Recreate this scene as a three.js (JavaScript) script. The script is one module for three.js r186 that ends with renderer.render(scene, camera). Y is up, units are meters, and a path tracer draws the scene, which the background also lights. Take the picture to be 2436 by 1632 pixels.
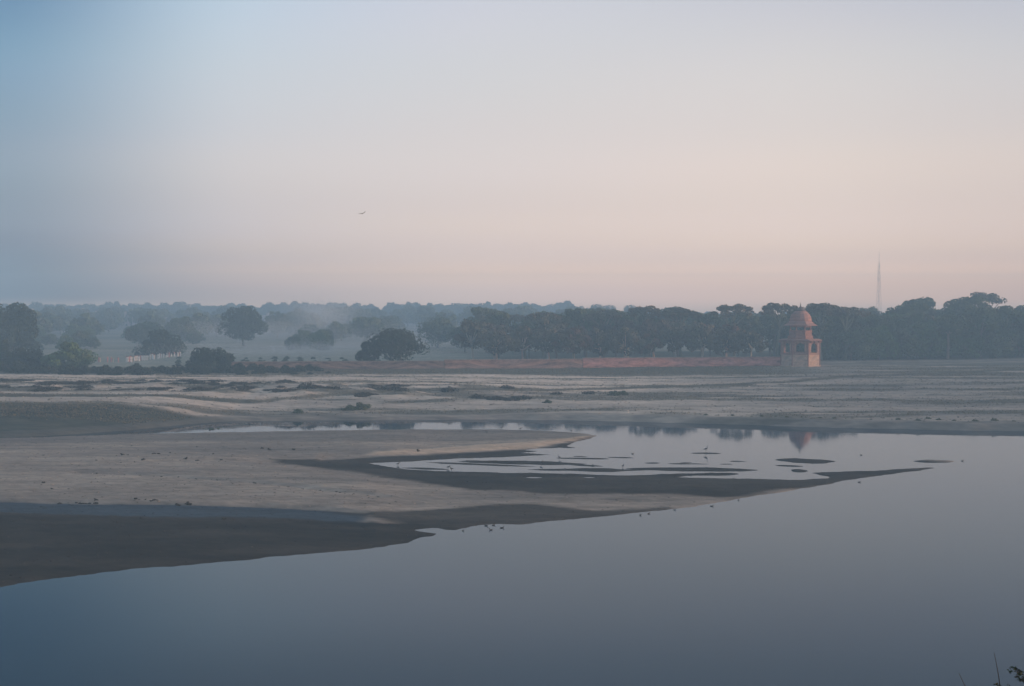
import * as THREE from 'three';
import { ImprovedNoise } from 'three/addons/math/ImprovedNoise.js';
import { mergeGeometries } from 'three/addons/utils/BufferGeometryUtils.js';

// ---------------------------------------------------------------- camera, sky, sun, exposure
const scene = new THREE.Scene();
const camera = new THREE.PerspectiveCamera(27.12, 1024 / 686, 0.5, 6000);
camera.position.set(0, 18, 0);                       // standing on a terrace above the river, looking across it
camera.rotation.set(-Math.atan(90 / 3383), 0, 0);

const renderer = new THREE.WebGLRenderer({ antialias: true });
renderer.toneMapping = THREE.LinearToneMapping;
renderer.toneMappingExposure = 1;
renderer.shadowMap.enabled = true;

const SUN_AZIMUTH = 90, SUN_HEIGHT = 5.5;            // degrees: right of straight ahead, above the horizon
const DEG = Math.PI / 180;
const sunDir = new THREE.Vector3(Math.sin(SUN_AZIMUTH * DEG) * Math.cos(SUN_HEIGHT * DEG), Math.sin(SUN_HEIGHT * DEG), -Math.cos(SUN_AZIMUTH * DEG) * Math.cos(SUN_HEIGHT * DEG));

// dawn sky: rows are heights above the horizon, columns go from the side away from the sun (0) to the sun's side (1)
const SKY_T = [0, 0.325, 0.411, 0.5, 0.587, 0.685, 1];
const SKY = [
  [0, [[0.15, 0.19, 0.25], [0.15, 0.19, 0.25], [1.309, 0.897, 0.712], [2.059, 1.361, 1.044], [2.22, 1.357, 0.92], [1.96, 1.091, 0.674], [1.9, 1.3, 0.95]]],
  [0.6, [[0.15, 0.19, 0.25], [0.15, 0.19, 0.25], [1.309, 0.897, 0.712], [2.059, 1.361, 1.044], [2.22, 1.357, 0.92], [1.96, 1.091, 0.674], [1.6, 1.12, 0.8]]],
  [0.9, [[0.16, 0.2, 0.265], [0.16, 0.2, 0.265], [1.542, 0.996, 0.753], [2.316, 1.49, 1.057], [2.415, 1.44, 0.933], [2.13, 1.181, 0.676], [1.48, 1.047, 0.753]]],
  [1.3, [[0.17, 0.215, 0.28], [0.17, 0.215, 0.28], [1.767, 1.142, 0.787], [2.394, 1.505, 0.967], [2.523, 1.558, 1.013], [2.175, 1.258, 0.753], [1.32, 0.95, 0.69]]],
  [1.5, [[0.185, 0.23, 0.3], [0.185, 0.23, 0.3], [1.353, 0.943, 0.737], [1.897, 1.254, 0.882], [1.962, 1.279, 0.9], [1.68, 1.04, 0.699], [1.306, 0.946, 0.69]]],
  [1.8, [[0.2, 0.25, 0.32], [0.2, 0.25, 0.32], [0.997, 0.746, 0.645], [1.408, 1.004, 0.802], [1.396, 0.971, 0.758], [1.226, 0.809, 0.602], [1.285, 0.941, 0.69]]],
  [2.05, [[0.222, 0.265, 0.34], [0.222, 0.265, 0.34], [1.041, 0.793, 0.679], [1.388, 1.006, 0.817], [1.431, 1.011, 0.784], [1.263, 0.855, 0.642], [1.267, 0.936, 0.69]]],
  [2.3, [[0.243, 0.28, 0.36], [0.243, 0.28, 0.36], [0.996, 0.772, 0.654], [1.249, 0.921, 0.761], [1.343, 0.964, 0.743], [1.192, 0.828, 0.627], [1.249, 0.932, 0.69]]],
  [2.65, [[0.257, 0.294, 0.37], [0.257, 0.294, 0.37], [0.94, 0.758, 0.689], [1.177, 0.889, 0.739], [1.259, 0.93, 0.739], [1.107, 0.797, 0.631], [1.224, 0.926, 0.69]]],
  [3, [[0.292, 0.34, 0.414], [0.292, 0.34, 0.414], [0.902, 0.751, 0.7], [1.137, 0.875, 0.731], [1.192, 0.904, 0.747], [1.058, 0.786, 0.646], [1.2, 0.92, 0.69]]],
  [4.2, [[0.296, 0.361, 0.436], [0.296, 0.361, 0.436], [0.813, 0.713, 0.683], [0.963, 0.79, 0.708], [1.021, 0.818, 0.705], [0.919, 0.728, 0.632], [1.152, 0.901, 0.69]]],
  [5.5, [[0.318, 0.4, 0.488], [0.318, 0.4, 0.488], [0.795, 0.726, 0.707], [0.903, 0.78, 0.729], [0.962, 0.799, 0.709], [0.875, 0.724, 0.645], [1.1, 0.88, 0.69]]],
  [7, [[0.275, 0.386, 0.495], [0.275, 0.386, 0.495], [0.718, 0.706, 0.727], [0.82, 0.744, 0.719], [0.854, 0.754, 0.706], [0.778, 0.688, 0.654], [1.023, 0.846, 0.694]]],
  [9, [[0.24, 0.384, 0.526], [0.24, 0.384, 0.526], [0.657, 0.698, 0.75], [0.745, 0.722, 0.727], [0.78, 0.729, 0.712], [0.702, 0.667, 0.669], [0.92, 0.8, 0.7]]],
  [12, [[0.149, 0.284, 0.45], [0.149, 0.284, 0.45], [0.558, 0.664, 0.782], [0.666, 0.679, 0.747], [0.633, 0.637, 0.698], [0.554, 0.573, 0.653], [0.75, 0.73, 0.72]]],
  [15, [[0.17, 0.29, 0.43], [0.17, 0.3, 0.45], [0.38, 0.47, 0.59], [0.46, 0.53, 0.64], [0.46, 0.52, 0.62], [0.43, 0.49, 0.59], [0.62, 0.64, 0.67]]],
  [20, [[0.2, 0.31, 0.45], [0.2, 0.32, 0.47], [0.35, 0.45, 0.58], [0.42, 0.5, 0.62], [0.43, 0.5, 0.62], [0.42, 0.49, 0.6], [0.58, 0.61, 0.66]]],
  [32, [[0.25, 0.36, 0.5], [0.26, 0.37, 0.51], [0.35, 0.45, 0.59], [0.39, 0.48, 0.61], [0.4, 0.49, 0.61], [0.41, 0.49, 0.61], [0.5, 0.55, 0.63]]],
  [90, [[0.36, 0.46, 0.61], [0.36, 0.46, 0.61], [0.36, 0.46, 0.61], [0.36, 0.46, 0.61], [0.36, 0.46, 0.61], [0.36, 0.46, 0.61], [0.36, 0.46, 0.61]]],
];
function smoothPath(xs, ys, x) {                      // monotone cubic through the knots
  let k = 0; while (k < xs.length - 2 && x > xs[k + 1]) k++;
  const slope = (a) => (ys[a + 1] - ys[a]) / (xs[a + 1] - xs[a]);
  const tangent = (a) => { if (a === 0) return slope(0); if (a === xs.length - 1) return slope(a - 1); const l = slope(a - 1), r = slope(a); return l * r <= 0 ? 0 : 2 * l * r / (l + r); };
  const w = xs[k + 1] - xs[k], t = Math.min(1, Math.max(0, (x - xs[k]) / w)), m0 = tangent(k) * w, m1 = tangent(k + 1) * w;
  return (2 * t ** 3 - 3 * t * t + 1) * ys[k] + (t ** 3 - 2 * t * t + t) * m0 + (3 * t * t - 2 * t ** 3) * ys[k + 1] + (t ** 3 - t * t) * m1;
}
{
  const W = 1024, H = 512, data = new Float32Array(W * H * 4), heights = SKY.map((r) => r[0]);
  for (let j = 0; j < H; j++) {
    const e = Math.max(0, (j + 0.5) / H * 180 - 90);
    const rows = SKY_T.map((_, k) => [0, 1, 2].map((c) => smoothPath(heights, SKY.map((r) => r[1][k][c]), e)));
    for (let i = 0; i < W; i++) {
      const a = ((i + 0.5) / W - 0.5) * 2 * Math.PI;                       // atan2(z, x)
      const t = (1 + Math.cos(Math.atan2(Math.cos(a), -Math.sin(a)) - SUN_AZIMUTH * DEG)) / 2;
      const off = Math.acos(Math.min(1, Math.cos(e * DEG) * Math.cos(SUN_HEIGHT * DEG) * (2 * t - 1) + Math.sin(e * DEG) * Math.sin(SUN_HEIGHT * DEG))) / DEG, glow = 3.6 * Math.exp(-((off / 20) ** 2));   // the bright air round the rising sun
      for (let c = 0; c < 3; c++) data[(j * W + i) * 4 + c] = smoothPath(SKY_T, rows.map((r) => r[c]), t) + glow * [1, .74, .47][c];
      data[(j * W + i) * 4 + 3] = 1;
    }
  }
  const sky = new THREE.DataTexture(data, W, H, THREE.RGBAFormat, THREE.FloatType);
  sky.mapping = THREE.EquirectangularReflectionMapping; sky.magFilter = sky.minFilter = THREE.LinearFilter; sky.needsUpdate = true;
  scene.background = sky; scene.environment = sky;
}
const sun = new THREE.DirectionalLight(new THREE.Color(1, 0.60, 0.37), 5);
sun.position.copy(sunDir).multiplyScalar(1500); sun.target.position.set(0, 0, -300); sun.position.add(sun.target.position);
sun.castShadow = true; sun.shadow.mapSize.set(4096, 4096); sun.shadow.radius = 3;
Object.assign(sun.shadow.camera, { left: -600, right: 600, top: 300, bottom: -300, near: 10, far: 4000 });
scene.add(sun, sun.target);
scene.fog = new THREE.FogExp2(new THREE.Color(0.43, 0.72, 1.0), 0.0013);

// ---------------------------------------------------------------- helpers
let seed = 20240611;
const rnd = () => { seed = (seed + 0x6D2B79F5) | 0; let t = Math.imul(seed ^ (seed >>> 15), 1 | seed); t = (t + Math.imul(t ^ (t >>> 7), 61 | t)) ^ t; return ((t ^ (t >>> 14)) >>> 0) / 4294967296; };
const rr = (a, b) => a + (b - a) * rnd();
const clamp = (x, a = 0, b = 1) => Math.min(b, Math.max(a, x));
const sm = (a, b, x) => { const t = clamp((x - a) / (b - a)); return t * t * (3 - 2 * t); };
const mix = (a, b, t) => a + (b - a) * t, mix3 = (a, b, t) => [mix(a[0], b[0], t), mix(a[1], b[1], t), mix(a[2], b[2], t)];
const perlin = new ImprovedNoise();
const noise = (x, y, s = 0) => perlin.noise(x + 31.7, y + 11.3, s + 0.37);
const fbm = (x, y, oct = 4, s = 0) => { let v = 0, a = 0.5; for (let k = 0; k < oct; k++) { v += a * noise(x, y, s + k * 3.1); x *= 2.03; y *= 2.03; a *= 0.5; } return v; };
const V = (x, y, z) => new THREE.Vector3(x, y, z);
const used = new Map();
const numbered = (n) => { const k = used.get(n) ?? 0; used.set(n, k + 1); return k ? `${n}_${String(k).padStart(3, '0')}` : n; };
function shadows(o) { o.traverse((m) => { if (m.isMesh) { m.castShadow = true; m.receiveShadow = true; } }); return o; }
function tag(o, label, category, group) { o.userData = { label, category }; if (group) o.userData.group = group; return o; }
function structure(name, geometry, material, label, category = name.replace(/_/g, ' ')) { const m = new THREE.Mesh(geometry, material); m.name = numbered(name); m.userData = { kind: 'structure', label, category }; scene.add(shadows(m)); return m; }
function thing(name, label, category, [x, y, z] = [0, 0, 0], turn = 0, group) { const o = new THREE.Group(); o.name = numbered(name); o.position.set(x, y, z); o.rotation.y = turn; scene.add(o); return tag(o, label, category, group); }
function part(name, geometry, material, parent) { const m = new THREE.Mesh(geometry, material); m.name = name; parent.add(shadows(m)); return m; }
function copyOf(o, [x, y, z], turn, scale, label, group) { const c = o.clone(); c.name = numbered(o.name.replace(/_\d+$/, '')); c.position.set(x, y, z); c.rotation.y = turn; if (Array.isArray(scale)) c.scale.set(...scale); else c.scale.setScalar(scale); c.userData = { ...o.userData, label }; if (group) c.userData.group = group; scene.add(c); return c; }

class Shape3 {                                         // collects faces with a colour per vertex
  constructor() { this.p = []; this.n = []; this.c = []; this.i = []; }
  vert(p, n, c) { this.p.push(p.x, p.y, p.z); this.n.push(n.x, n.y, n.z); this.c.push(c[0], c[1], c[2]); return this.p.length / 3 - 1; }
  tube(pts, rad, sides, col, flat = 1) {               // tapered tube; flat squeezes it vertically; col may be a function of t
    const first = this.p.length / 3, N = pts.length;
    for (let k = 0; k < N; k++) {
      const d = pts[Math.min(N - 1, k + 1)].clone().sub(pts[Math.max(0, k - 1)]).normalize();
      const u = (Math.abs(d.y) > 0.95 ? V(1, 0, 0) : V(0, 1, 0)).cross(d).normalize(), v = d.clone().cross(u);
      const c = typeof col === 'function' ? col(k / (N - 1)) : col, [ru, rv] = Array.isArray(rad[k]) ? rad[k] : [rad[k], rad[k] * flat];
      for (let s = 0; s < sides; s++) { const a = s / sides * 2 * Math.PI, o = u.clone().multiplyScalar(Math.cos(a) * ru).addScaledVector(v, Math.sin(a) * rv); this.vert(pts[k].clone().add(o), o.clone().normalize(), c); }
    }
    for (let k = 0; k < N - 1; k++) for (let s = 0; s < sides; s++) { const a = first + k * sides + s, b = first + k * sides + (s + 1) % sides; this.i.push(a, b, a + sides, b, b + sides, a + sides); }
    for (const [k, f] of [[0, -1], [N - 1, 1]]) {
      const d = pts[Math.min(N - 1, k + 1)].clone().sub(pts[Math.max(0, k - 1)]).normalize().multiplyScalar(f), m = this.vert(pts[k], d, typeof col === 'function' ? col(k / (N - 1)) : col);
      for (let s = 0; s < sides; s++) { const a = first + k * sides + s, b = first + k * sides + (s + 1) % sides; f > 0 ? this.i.push(a, b, m) : this.i.push(b, a, m); }
    }
    return this;
  }
  leaf(at, u, v, n, c) {                               // a rhombic leaf spray
    const a = this.vert(at.clone().sub(u), n, c); this.vert(at.clone().sub(v), n, c); this.vert(at.clone().add(u), n, c); this.vert(at.clone().add(v), n, c);
    this.i.push(a, a + 1, a + 2, a, a + 2, a + 3); return this;
  }
  build() {
    const g = new THREE.BufferGeometry();
    g.setAttribute('position', new THREE.Float32BufferAttribute(this.p, 3)); g.setAttribute('normal', new THREE.Float32BufferAttribute(this.n, 3)); g.setAttribute('color', new THREE.Float32BufferAttribute(this.c, 3));
    g.setIndex(this.i); return g;
  }
}
function sheet(xs, zs, height, colour) {               // a height field on a grid of x and z lines, coloured per vertex
  const nx = xs.length, nz = zs.length, p = new Float32Array(nx * nz * 3), c = new Float32Array(nx * nz * 3), idx = [];
  for (let j = 0; j < nz; j++) for (let i = 0; i < nx; i++) { const k = (j * nx + i) * 3, h = height(xs[i], zs[j]), col = colour(xs[i], zs[j], h); p[k] = xs[i]; p[k + 1] = h; p[k + 2] = zs[j]; c.set(col, k); }
  for (let j = 0; j < nz - 1; j++) for (let i = 0; i < nx - 1; i++) { const a = j * nx + i, b = a + 1, d = a + nx, e = d + 1; if (Math.max(p[a * 3 + 1], p[b * 3 + 1], p[d * 3 + 1], p[e * 3 + 1]) > -0.45) idx.push(a, b, d, b, e, d); }
  const g = new THREE.BufferGeometry(); g.setAttribute('position', new THREE.BufferAttribute(p, 3)); g.setAttribute('color', new THREE.BufferAttribute(c, 3)); g.setIndex(idx); g.computeVertexNormals(); return g;
}
const steps = (a, b, d) => { const n = Math.round(Math.abs(b - a) / d), o = []; for (let k = 0; k <= n; k++) o.push(a + (b - a) * k / n); return o; };
function inside(poly, x, z) { let r = false; for (let i = 0, j = poly.length - 1; i < poly.length; j = i++) { const [xi, zi] = poly[i], [xj, zj] = poly[j]; if ((zi > z) !== (zj > z) && x < (xj - xi) * (z - zi) / (zj - zi) + xi) r = !r; } return r; }
function edgeDist(poly, x, z, closed = true) { let best = 1e9; for (let i = closed ? 0 : 1, j = closed ? poly.length - 1 : 0; i < poly.length; j = i++) { const ax = poly[j][0], az = poly[j][1], dx = poly[i][0] - ax, dz = poly[i][1] - az, t = clamp(((x - ax) * dx + (z - az) * dz) / (dx * dx + dz * dz + 1e-9)), qx = x - ax - t * dx, qz = z - az - t * dz, d = qx * qx + qz * qz; if (d < best) best = d; } return Math.sqrt(best); }
const signed = (poly, x, z) => (inside(poly, x, z) ? 1 : -1) * edgeDist(poly, x, z);
function box(poly) { const b = [1e9, 1e9, -1e9, -1e9]; for (const [x, z] of poly) { b[0] = Math.min(b[0], x); b[1] = Math.min(b[1], z); b[2] = Math.max(b[2], x); b[3] = Math.max(b[3], z); } return b; }
const zAt = (line, x) => { let k = 0; while (k < line.length - 2 && x > line[k + 1][0]) k++; return mix(line[k][1], line[k + 1][1], clamp((x - line[k][0]) / (line[k + 1][0] - line[k][0]), -3, 4)); };

// ---------------------------------------------------------------- plan of the river bed, in metres (x, z)
const ISLAND = [[-44.6,-78.3],[-37.4,-85.7],[-32.8,-90.7],[-30.3,-93.3],[-27.3,-95.8],[-23.3,-97.8],[-20.6,-99.3],[-17.8,-100.9],[-15.7,-102.1],[-13.1,-103.3],[-9.5,-105.5],[-8.0,-107.2],[-7.0,-109.7],[-6.0,-111.3],[-6.6,-112.4],[-7.3,-112.8],[-7.9,-113.4],[-7.1,-114.3],[-5.9,-114.5],[-5.3,-113.4],[-4.5,-113.2],[-4.1,-114.1],[-4.0,-115.2],[-3.0,-116.0],[-2.0,-116.7],[-1.1,-116.9],[0.6,-116.3],[2.3,-117.6],[4.6,-119.0],[7.7,-120.7],[10.9,-122.9],[13.1,-124.4],[17.6,-128.1],[20.3,-131.4],[26.0,-136.5],[31.2,-141.9],[35.8,-147.1],[39.3,-150.4],[44.0,-154.2],[46.7,-157.0],[45.5,-157.0],[43.6,-156.2],[39.4,-154.2],[35.6,-153.4],[32.0,-152.2],[32.7,-150.4],[33.4,-148.9],[32.9,-147.4],[29.5,-146.0],[25.3,-146.7],[21.9,-147.4],[16.8,-148.1],[18.7,-149.6],[23.2,-150.0],[24.5,-151.1],[23.8,-152.2],[20.8,-152.2],[17.2,-151.5],[13.4,-150.0],[11.0,-150.0],[8.1,-150.7],[5.8,-151.5],[0.4,-151.9],[-2.7,-152.6],[-6.9,-153.4],[-11.0,-155.0],[-14.9,-159.5],[-16.6,-162.0],[-13.9,-162.9],[-11.0,-163.8],[-8.2,-165.6],[-5.8,-166.9],[-1.9,-167.9],[0.3,-168.8],[1.6,-169.7],[5.3,-170.7],[2.7,-172.1],[1.2,-172.6],[3.2,-175.1],[1.4,-176.2],[3.8,-178.7],[6.1,-179.3],[9.5,-177.7],[6.8,-180.9],[8.2,-185.9],[9.3,-188.8],[10.4,-191.1],[12.0,-196.1],[11.2,-197.4],[8.1,-201.3],[3.6,-203.7],[-2.6,-205.7],[-13.4,-205.4],[-25.2,-203.7],[-36.7,-200.6],[-50.2,-198.3],[-55.9,-196.1],[-60.9,-194.2],[-63.6,-193.0],[-65.8,-192.4],[-74.2,-189.9],[-105.9,-186.4]];
const FAR_SHORE = [[-107.9,-189.9],[-74.9,-191.8],[-66.4,-194.2],[-61.9,-197.4],[-55.5,-204.0],[-49.8,-213.3],[-45.2,-218.7],[-40.5,-221.1],[-30.2,-222.3],[-21.0,-222.7],[-7.8,-223.6],[2.1,-223.1],[8.9,-221.9],[18.3,-219.5],[27.7,-216.4],[36.7,-213.0],[45.5,-209.6],[54.0,-206.8],[65.4,-204.0],[73.1,-202.6],[87.2,-198.7],[113.7,-193.6]];
const SHOALS = [[4.9,-167.2,11.7,-166.0,0.7],[7.1,-169.0,9.2,-168.8,0.4],[11.1,-167.9,14.5,-167.2,0.5],[15.0,-161.8,17.0,-161.8,0.5],[17.4,-161.2,22.4,-160.7,0.45],[23.3,-160.5,25.2,-160.5,0.4],[24.9,-163.8,27.1,-163.3,0.45],[21.6,-172.6,25.6,-172.4,0.75],[30.5,-165.1,37.4,-163.3,2.15],[31.6,-163.3,36.1,-161.6,1.1],[29.4,-159.3,32.8,-158.4,0.65],[30.2,-154.2,32.2,-154.2,1.4],[46.2,-163.6,51.1,-163.6,1.55],[-10.4,-162.7,3.1,-158.0,0.75],[-6.5,-163.6,8.7,-160.7,1.75],[5.8,-160.7,10.4,-158.4,0.65],[1.3,-155.4,14.8,-154.6,1.0],[5.3,-155.4,12.9,-154.6,1.6],[12.1,-156.2,27.1,-154.8,1.8],[-12.5,-157.0,-6.7,-155.4,0.7],[25.6,-148.1,26.2,-148.1,0.25],[18.8,-162.0,20.7,-162.0,0.3]];
const PUDDLES = [[1.3,-148.1,3.3,-148.1,0.55],[7.3,-148.1,8.9,-148.1,0.45],[5.0,-150.9,5.7,-150.9,0.3]];
const WET_SHEEN_FLAT = [[-72.6,-127.6],[-45.9,-127.0],[-36.5,-125.7],[-28.8,-124.9],[-22.1,-124.4],[-16.7,-123.1],[-12.9,-121.3],[-11.0,-103.9],[-27.9,-76.9],[-42.9,-68.1]];
const MUD_FLAT = [[-69.9,-122.9],[-43.8,-121.2],[-37.9,-119.7],[-32.3,-118.8],[-24.6,-118.8],[-18.2,-118.3],[-13.5,-116.9],[-9.9,-116.4],[-7.2,-117.4],[-3.2,-111.6],[-5.3,-100.7],[-27.9,-77.2],[-43.0,-68.3]];
const MUD_POOL = [[-27.8,-162.4],[-22.2,-163.7],[-17.1,-166.0],[-8.5,-169.7],[-0.9,-174.7],[4.4,-179.9],[7.0,-184.9],[12.6,-195.7],[13.8,-192.0],[34.4,-170.2],[51.7,-161.1],[49.3,-153.7],[42.9,-150.6],[35.2,-144.4],[28.1,-138.8],[20.6,-133.2],[18.6,-132.6],[15.2,-134.1],[10.4,-133.5],[3.2,-133.5],[-0.7,-135.3],[-4.5,-135.6],[-9.0,-143.1],[-13.9,-147.6],[-19.0,-153.3],[-24.3,-158.5]];
const MUD_EDGE = [[-16.6,-122.5],[-12.9,-121.8],[-9.9,-122.8],[-5.0,-124.8],[-0.8,-126.7],[2.0,-127.2],[4.1,-124.5],[6.7,-123.8],[10.5,-125.1],[12.8,-126.1],[14.5,-125.1],[17.9,-128.0],[20.5,-132.3],[22.6,-130.8],[9.8,-116.8],[-3.9,-110.3],[-9.3,-116.8]];
const SUNLIT_BERM = [[-17.8,-167.4],[-8.5,-170.2],[-0.9,-175.8],[4.4,-181.1],[7.9,-187.4],[11.9,-194.1],[10.5,-194.7],[6.9,-190.4],[1.8,-185.0],[-4.7,-181.1],[-11.3,-174.7],[-17.5,-169.8]];
const DAMP_NORTH = [[-108.8,-191.4],[-60.8,-193.9],[-36.7,-200.4],[-13.3,-205.9],[-1.1,-205.9],[8.5,-201.1],[11.7,-195.2],[6.9,-191.4],[-1.0,-187.8],[-11.9,-183.8],[-27.8,-181.0],[-49.5,-182.1],[-64.5,-178.9],[-99.3,-174.7]];
const SCOUR = [[-45.3,-148.0],[-38.6,-146.5],[-32.2,-143.7],[-27.6,-141.3],[-23.2,-138.6],[-17.0,-133.6],[-12.4,-131.2]];
const UPPER_EDGE = [[-69.6,-154.6],[-56.4,-156.3],[-49.6,-156.7],[-42.9,-157.5],[-37.7,-159.2],[-32.3,-160.5],[-24.8,-161.4]];
const TERRACE = [[-119.6,-235.1],[-84.8,-235.1],[-63.9,-235.1],[-43.4,-237.1],[-33.2,-245.0],[-23.0,-251.9],[-6.7,-259.0],[6.4,-262.7],[22.7,-272.4],[48.3,-280.5],[69.1,-298.6],[90.7,-312.1],[118.0,-327.5],[147.3,-335.9]];
const TUFTS = [[-40.1,-126.0],[-38.8,-126.3],[-38.5,-126.0],[-38.3,-126.0],[-38.1,-126.0],[-37.9,-126.0],[-37.6,-126.0],[-37.2,-126.6],[-37.0,-126.0],[-33.6,-126.9],[-32.7,-126.6],[-32.1,-126.0],[-31.9,-126.3],[-31.6,-126.3],[-29.3,-124.7],[-28.6,-125.2],[-28.5,-125.0],[-43.5,-134.1],[-45.9,-138.9],[-46.3,-157.9],[-43.3,-156.7],[-41.8,-157.1],[-41.2,-158.3],[-36.6,-159.6],[-35.3,-158.8],[-32.9,-160.1],[-45.2,-164.6],[-44.6,-164.6],[-41.9,-165.9],[-41.3,-165.9],[-35.0,-165.9],[-47.0,-175.4],[-38.8,-174.3],[-32.2,-171.8],[-30.4,-172.8],[-26.4,-171.8],[-54.4,-164.6],[-11.5,-172.3],[-11.3,-171.3],[-23.9,-117.2],[-40.3,-166.9],[-29.3,-171.3]];
const rough = (o) => new THREE.MeshPhysicalMaterial({ roughness: 1, specularIntensity: 0.12, vertexColors: true, ...o });
const groundMat = rough({ roughness: 0.95 });

// ---------------------------------------------------------------- river bed: sandbar with its shoals, far bank, plain
function islandSigned(x, z) {
  const wob = 0.5 * noise(x * 0.3, z * 0.45, 4) + 0.34 * noise(x * 0.9, z * 1.2, 8) + 0.18 * noise(x * 2.1, z * 2.6, 12);
  let d = signed(ISLAND, x, z) + wob * 0.8;
  for (const [ax, az, bx, bz, t] of SHOALS) {
    const f = (x - ax) / (bx - ax), e = 2 * f - 1; if (f < -0.05 || f > 1.05) continue;
    const mid = mix(az, bz, f) + 0.25 * noise(x * 0.5, az, 2), w = t * (1 - Math.abs(e) ** 2.6) * (1 + 0.35 * noise(x * 0.6, bz, 6));
    d = Math.max(d, w - Math.abs(z - mid));
  }
  for (const [ax, az, bx, bz, t] of PUDDLES) { const f = (x - ax) / (bx - ax) * 2 - 1; if (Math.abs(f) < 1) d = Math.min(d, Math.abs(z - az) - t * (1 - f * f)); }
  return d;
}
function islandHeight(x, z) {
  const d = islandSigned(x, z);
  if (d < 0) return Math.max(-0.6, d * 0.18);
  let h = Math.min(d * 0.16, 0.07 + d * 0.012) ;
  const south = z > -150 ? sm(-9, -14, z - (-112)) : 0;
  h = Math.min(h, 0.34);
  const up = Math.max(-signed(WET_SHEEN_FLAT, x, z), 0);                       // the sand lies a step above the wet flat
  if (x < -8) h += 0.26 * sm(0, 0.9, up) * sm(-8, -16, x) * sm(0, 4, d) * sm(0.5, 5, -signed(MUD_POOL, x, z));
  const sc = edgeDist(SCOUR, x, z, false); h -= 0.2 * Math.exp(-sc * sc / 0.7); const ue = zAt(UPPER_EDGE, x) - z; if (x < -22) h += 0.14 * (sm(-0.4, 0.4, ue) - sm(1, 9, ue)) * sm(0, 4, d);
  h += 0.18 * sm(-0.3, 1.6, signed(SUNLIT_BERM, x, z)) * sm(0, 1.5, d);
  h += (0.10 * fbm(x * 0.08, z * 0.12, 3, 9) + 0.10 * fbm(x * 0.45, z * 0.8, 4, 3)) * sm(0, 3, d);
  return h;
}
const DRY = [.325, .26, .205], SUNLIT_SAND = [.54, .39, .275], DAMP = [.185, .155, .13], MUD = [.026, .022, .018], SKY_SHEEN = [.052, .067, .082];
function islandColour(x, z) {
  const wx = x + 1.6 * noise(x * 0.12, z * 0.2, 1) + 0.5 * noise(x * 0.7, z * 0.9, 5), wz = z + 1.0 * noise(x * 0.1, z * 0.16, 2) + 0.5 * noise(x * 0.8, z * 1.1, 7);
  let c = mix3(DRY, DAMP, clamp(0.30 + 1.5 * fbm(x * 0.035, z * 0.11, 4, 21)));
  c = mix3(c, DAMP, 0.75 * sm(-1.0, 1.2, signed(DAMP_NORTH, wx, wz)));
  c = mix3(c, SUNLIT_SAND, 0.8 * sm(-0.8, 0.8, signed(SUNLIT_BERM, wx, wz)));  // low sun on the berm crest, painted in as paler, warmer sand
  c = mix3(c, SKY_SHEEN, sm(-0.5, 0.5, signed(WET_SHEEN_FLAT, wx * 0.2 + x * 0.8, wz * 0.2 + z * 0.8)));  // sky mirrored in the wet sand flat, painted in as blue grey colour
  const mud = Math.max(sm(-0.6, 0.6, signed(MUD_FLAT, wx, wz)), sm(-1.0, 0.9, signed(MUD_POOL, wx, wz)), 0.9 * sm(-0.8, 0.8, signed(MUD_EDGE, wx, wz)));
  c = mix3(c, mix3(MUD, [.052, .042, .033], clamp(0.5 + 1.8 * fbm(x * 0.09, z * 0.2, 4, 33))), mud);
  const g = 1 + 0.45 * fbm(x * 0.06, z * 0.35, 4, 14) + 0.45 * fbm(x * 0.45, z * 1.1, 4, 13) + rr(-0.16, 0.16);
  return c.map((v) => v * g);
}
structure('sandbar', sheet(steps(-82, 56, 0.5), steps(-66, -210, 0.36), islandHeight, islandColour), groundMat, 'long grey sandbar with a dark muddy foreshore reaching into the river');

const PROFILE_R = [[-6, -0.9], [0, 0], [2.0, .92], [8, 1.1], [25, 1.45], [50, 1.95], [95, 2.75], [135, 3], [4000, 3]];
const PROFILE_L = [[-6, -0.9], [0, 0], [1.3, .35], [9, .95], [18, 1.9], [34, 2.9], [60, 3.0], [4000, 3]];
const along = (prof, d) => { let k = 0; while (k < prof.length - 2 && d > prof[k + 1][0]) k++; const t = clamp((d - prof[k][0]) / (prof[k + 1][0] - prof[k][0])); return mix(prof[k][1], prof[k + 1][1], t); };
function bankInland(x, z) { return zAt(FAR_SHORE, x) - z + 0.8 * noise(x * 0.12, 3.3, 1) + 0.3 * noise(x * 0.6, 1.3, 2); }
function bankHeight(x, z) {
  const d = bankInland(x, z), left = sm(26, -24, x);
  let h = mix(along(PROFILE_R, d), along(PROFILE_L, d), left);
  if (d < 0) return h;
  const dune = sm(240, 248, -z) * sm(292, 276, -z) * sm(10, -20, x);
  h += dune * (1.1 * fbm(x * 0.05, z * 0.075, 3, 17) + 1.3 * Math.max(0, fbm(x * 0.13, z * 0.2, 4, 19))) * sm(276, 262, -z);
  h += (0.16 * fbm(x * 0.04, z * 0.15, 4, 27) + 0.22 * fbm(x * 0.22, z * 0.4, 4, 29)) * sm(2, 20, d);
  const t = zAt(TERRACE, x) - z;                                          // an old river terrace: a low step
  h += (0.28 * sm(-0.6, 0.6, t) - 0.28 * sm(2, 26, t)) * sm(6, 14, d);
  h += 0.5 * sm(95, 150, x) * sm(130, 190, d);
  return h;
}
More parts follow.
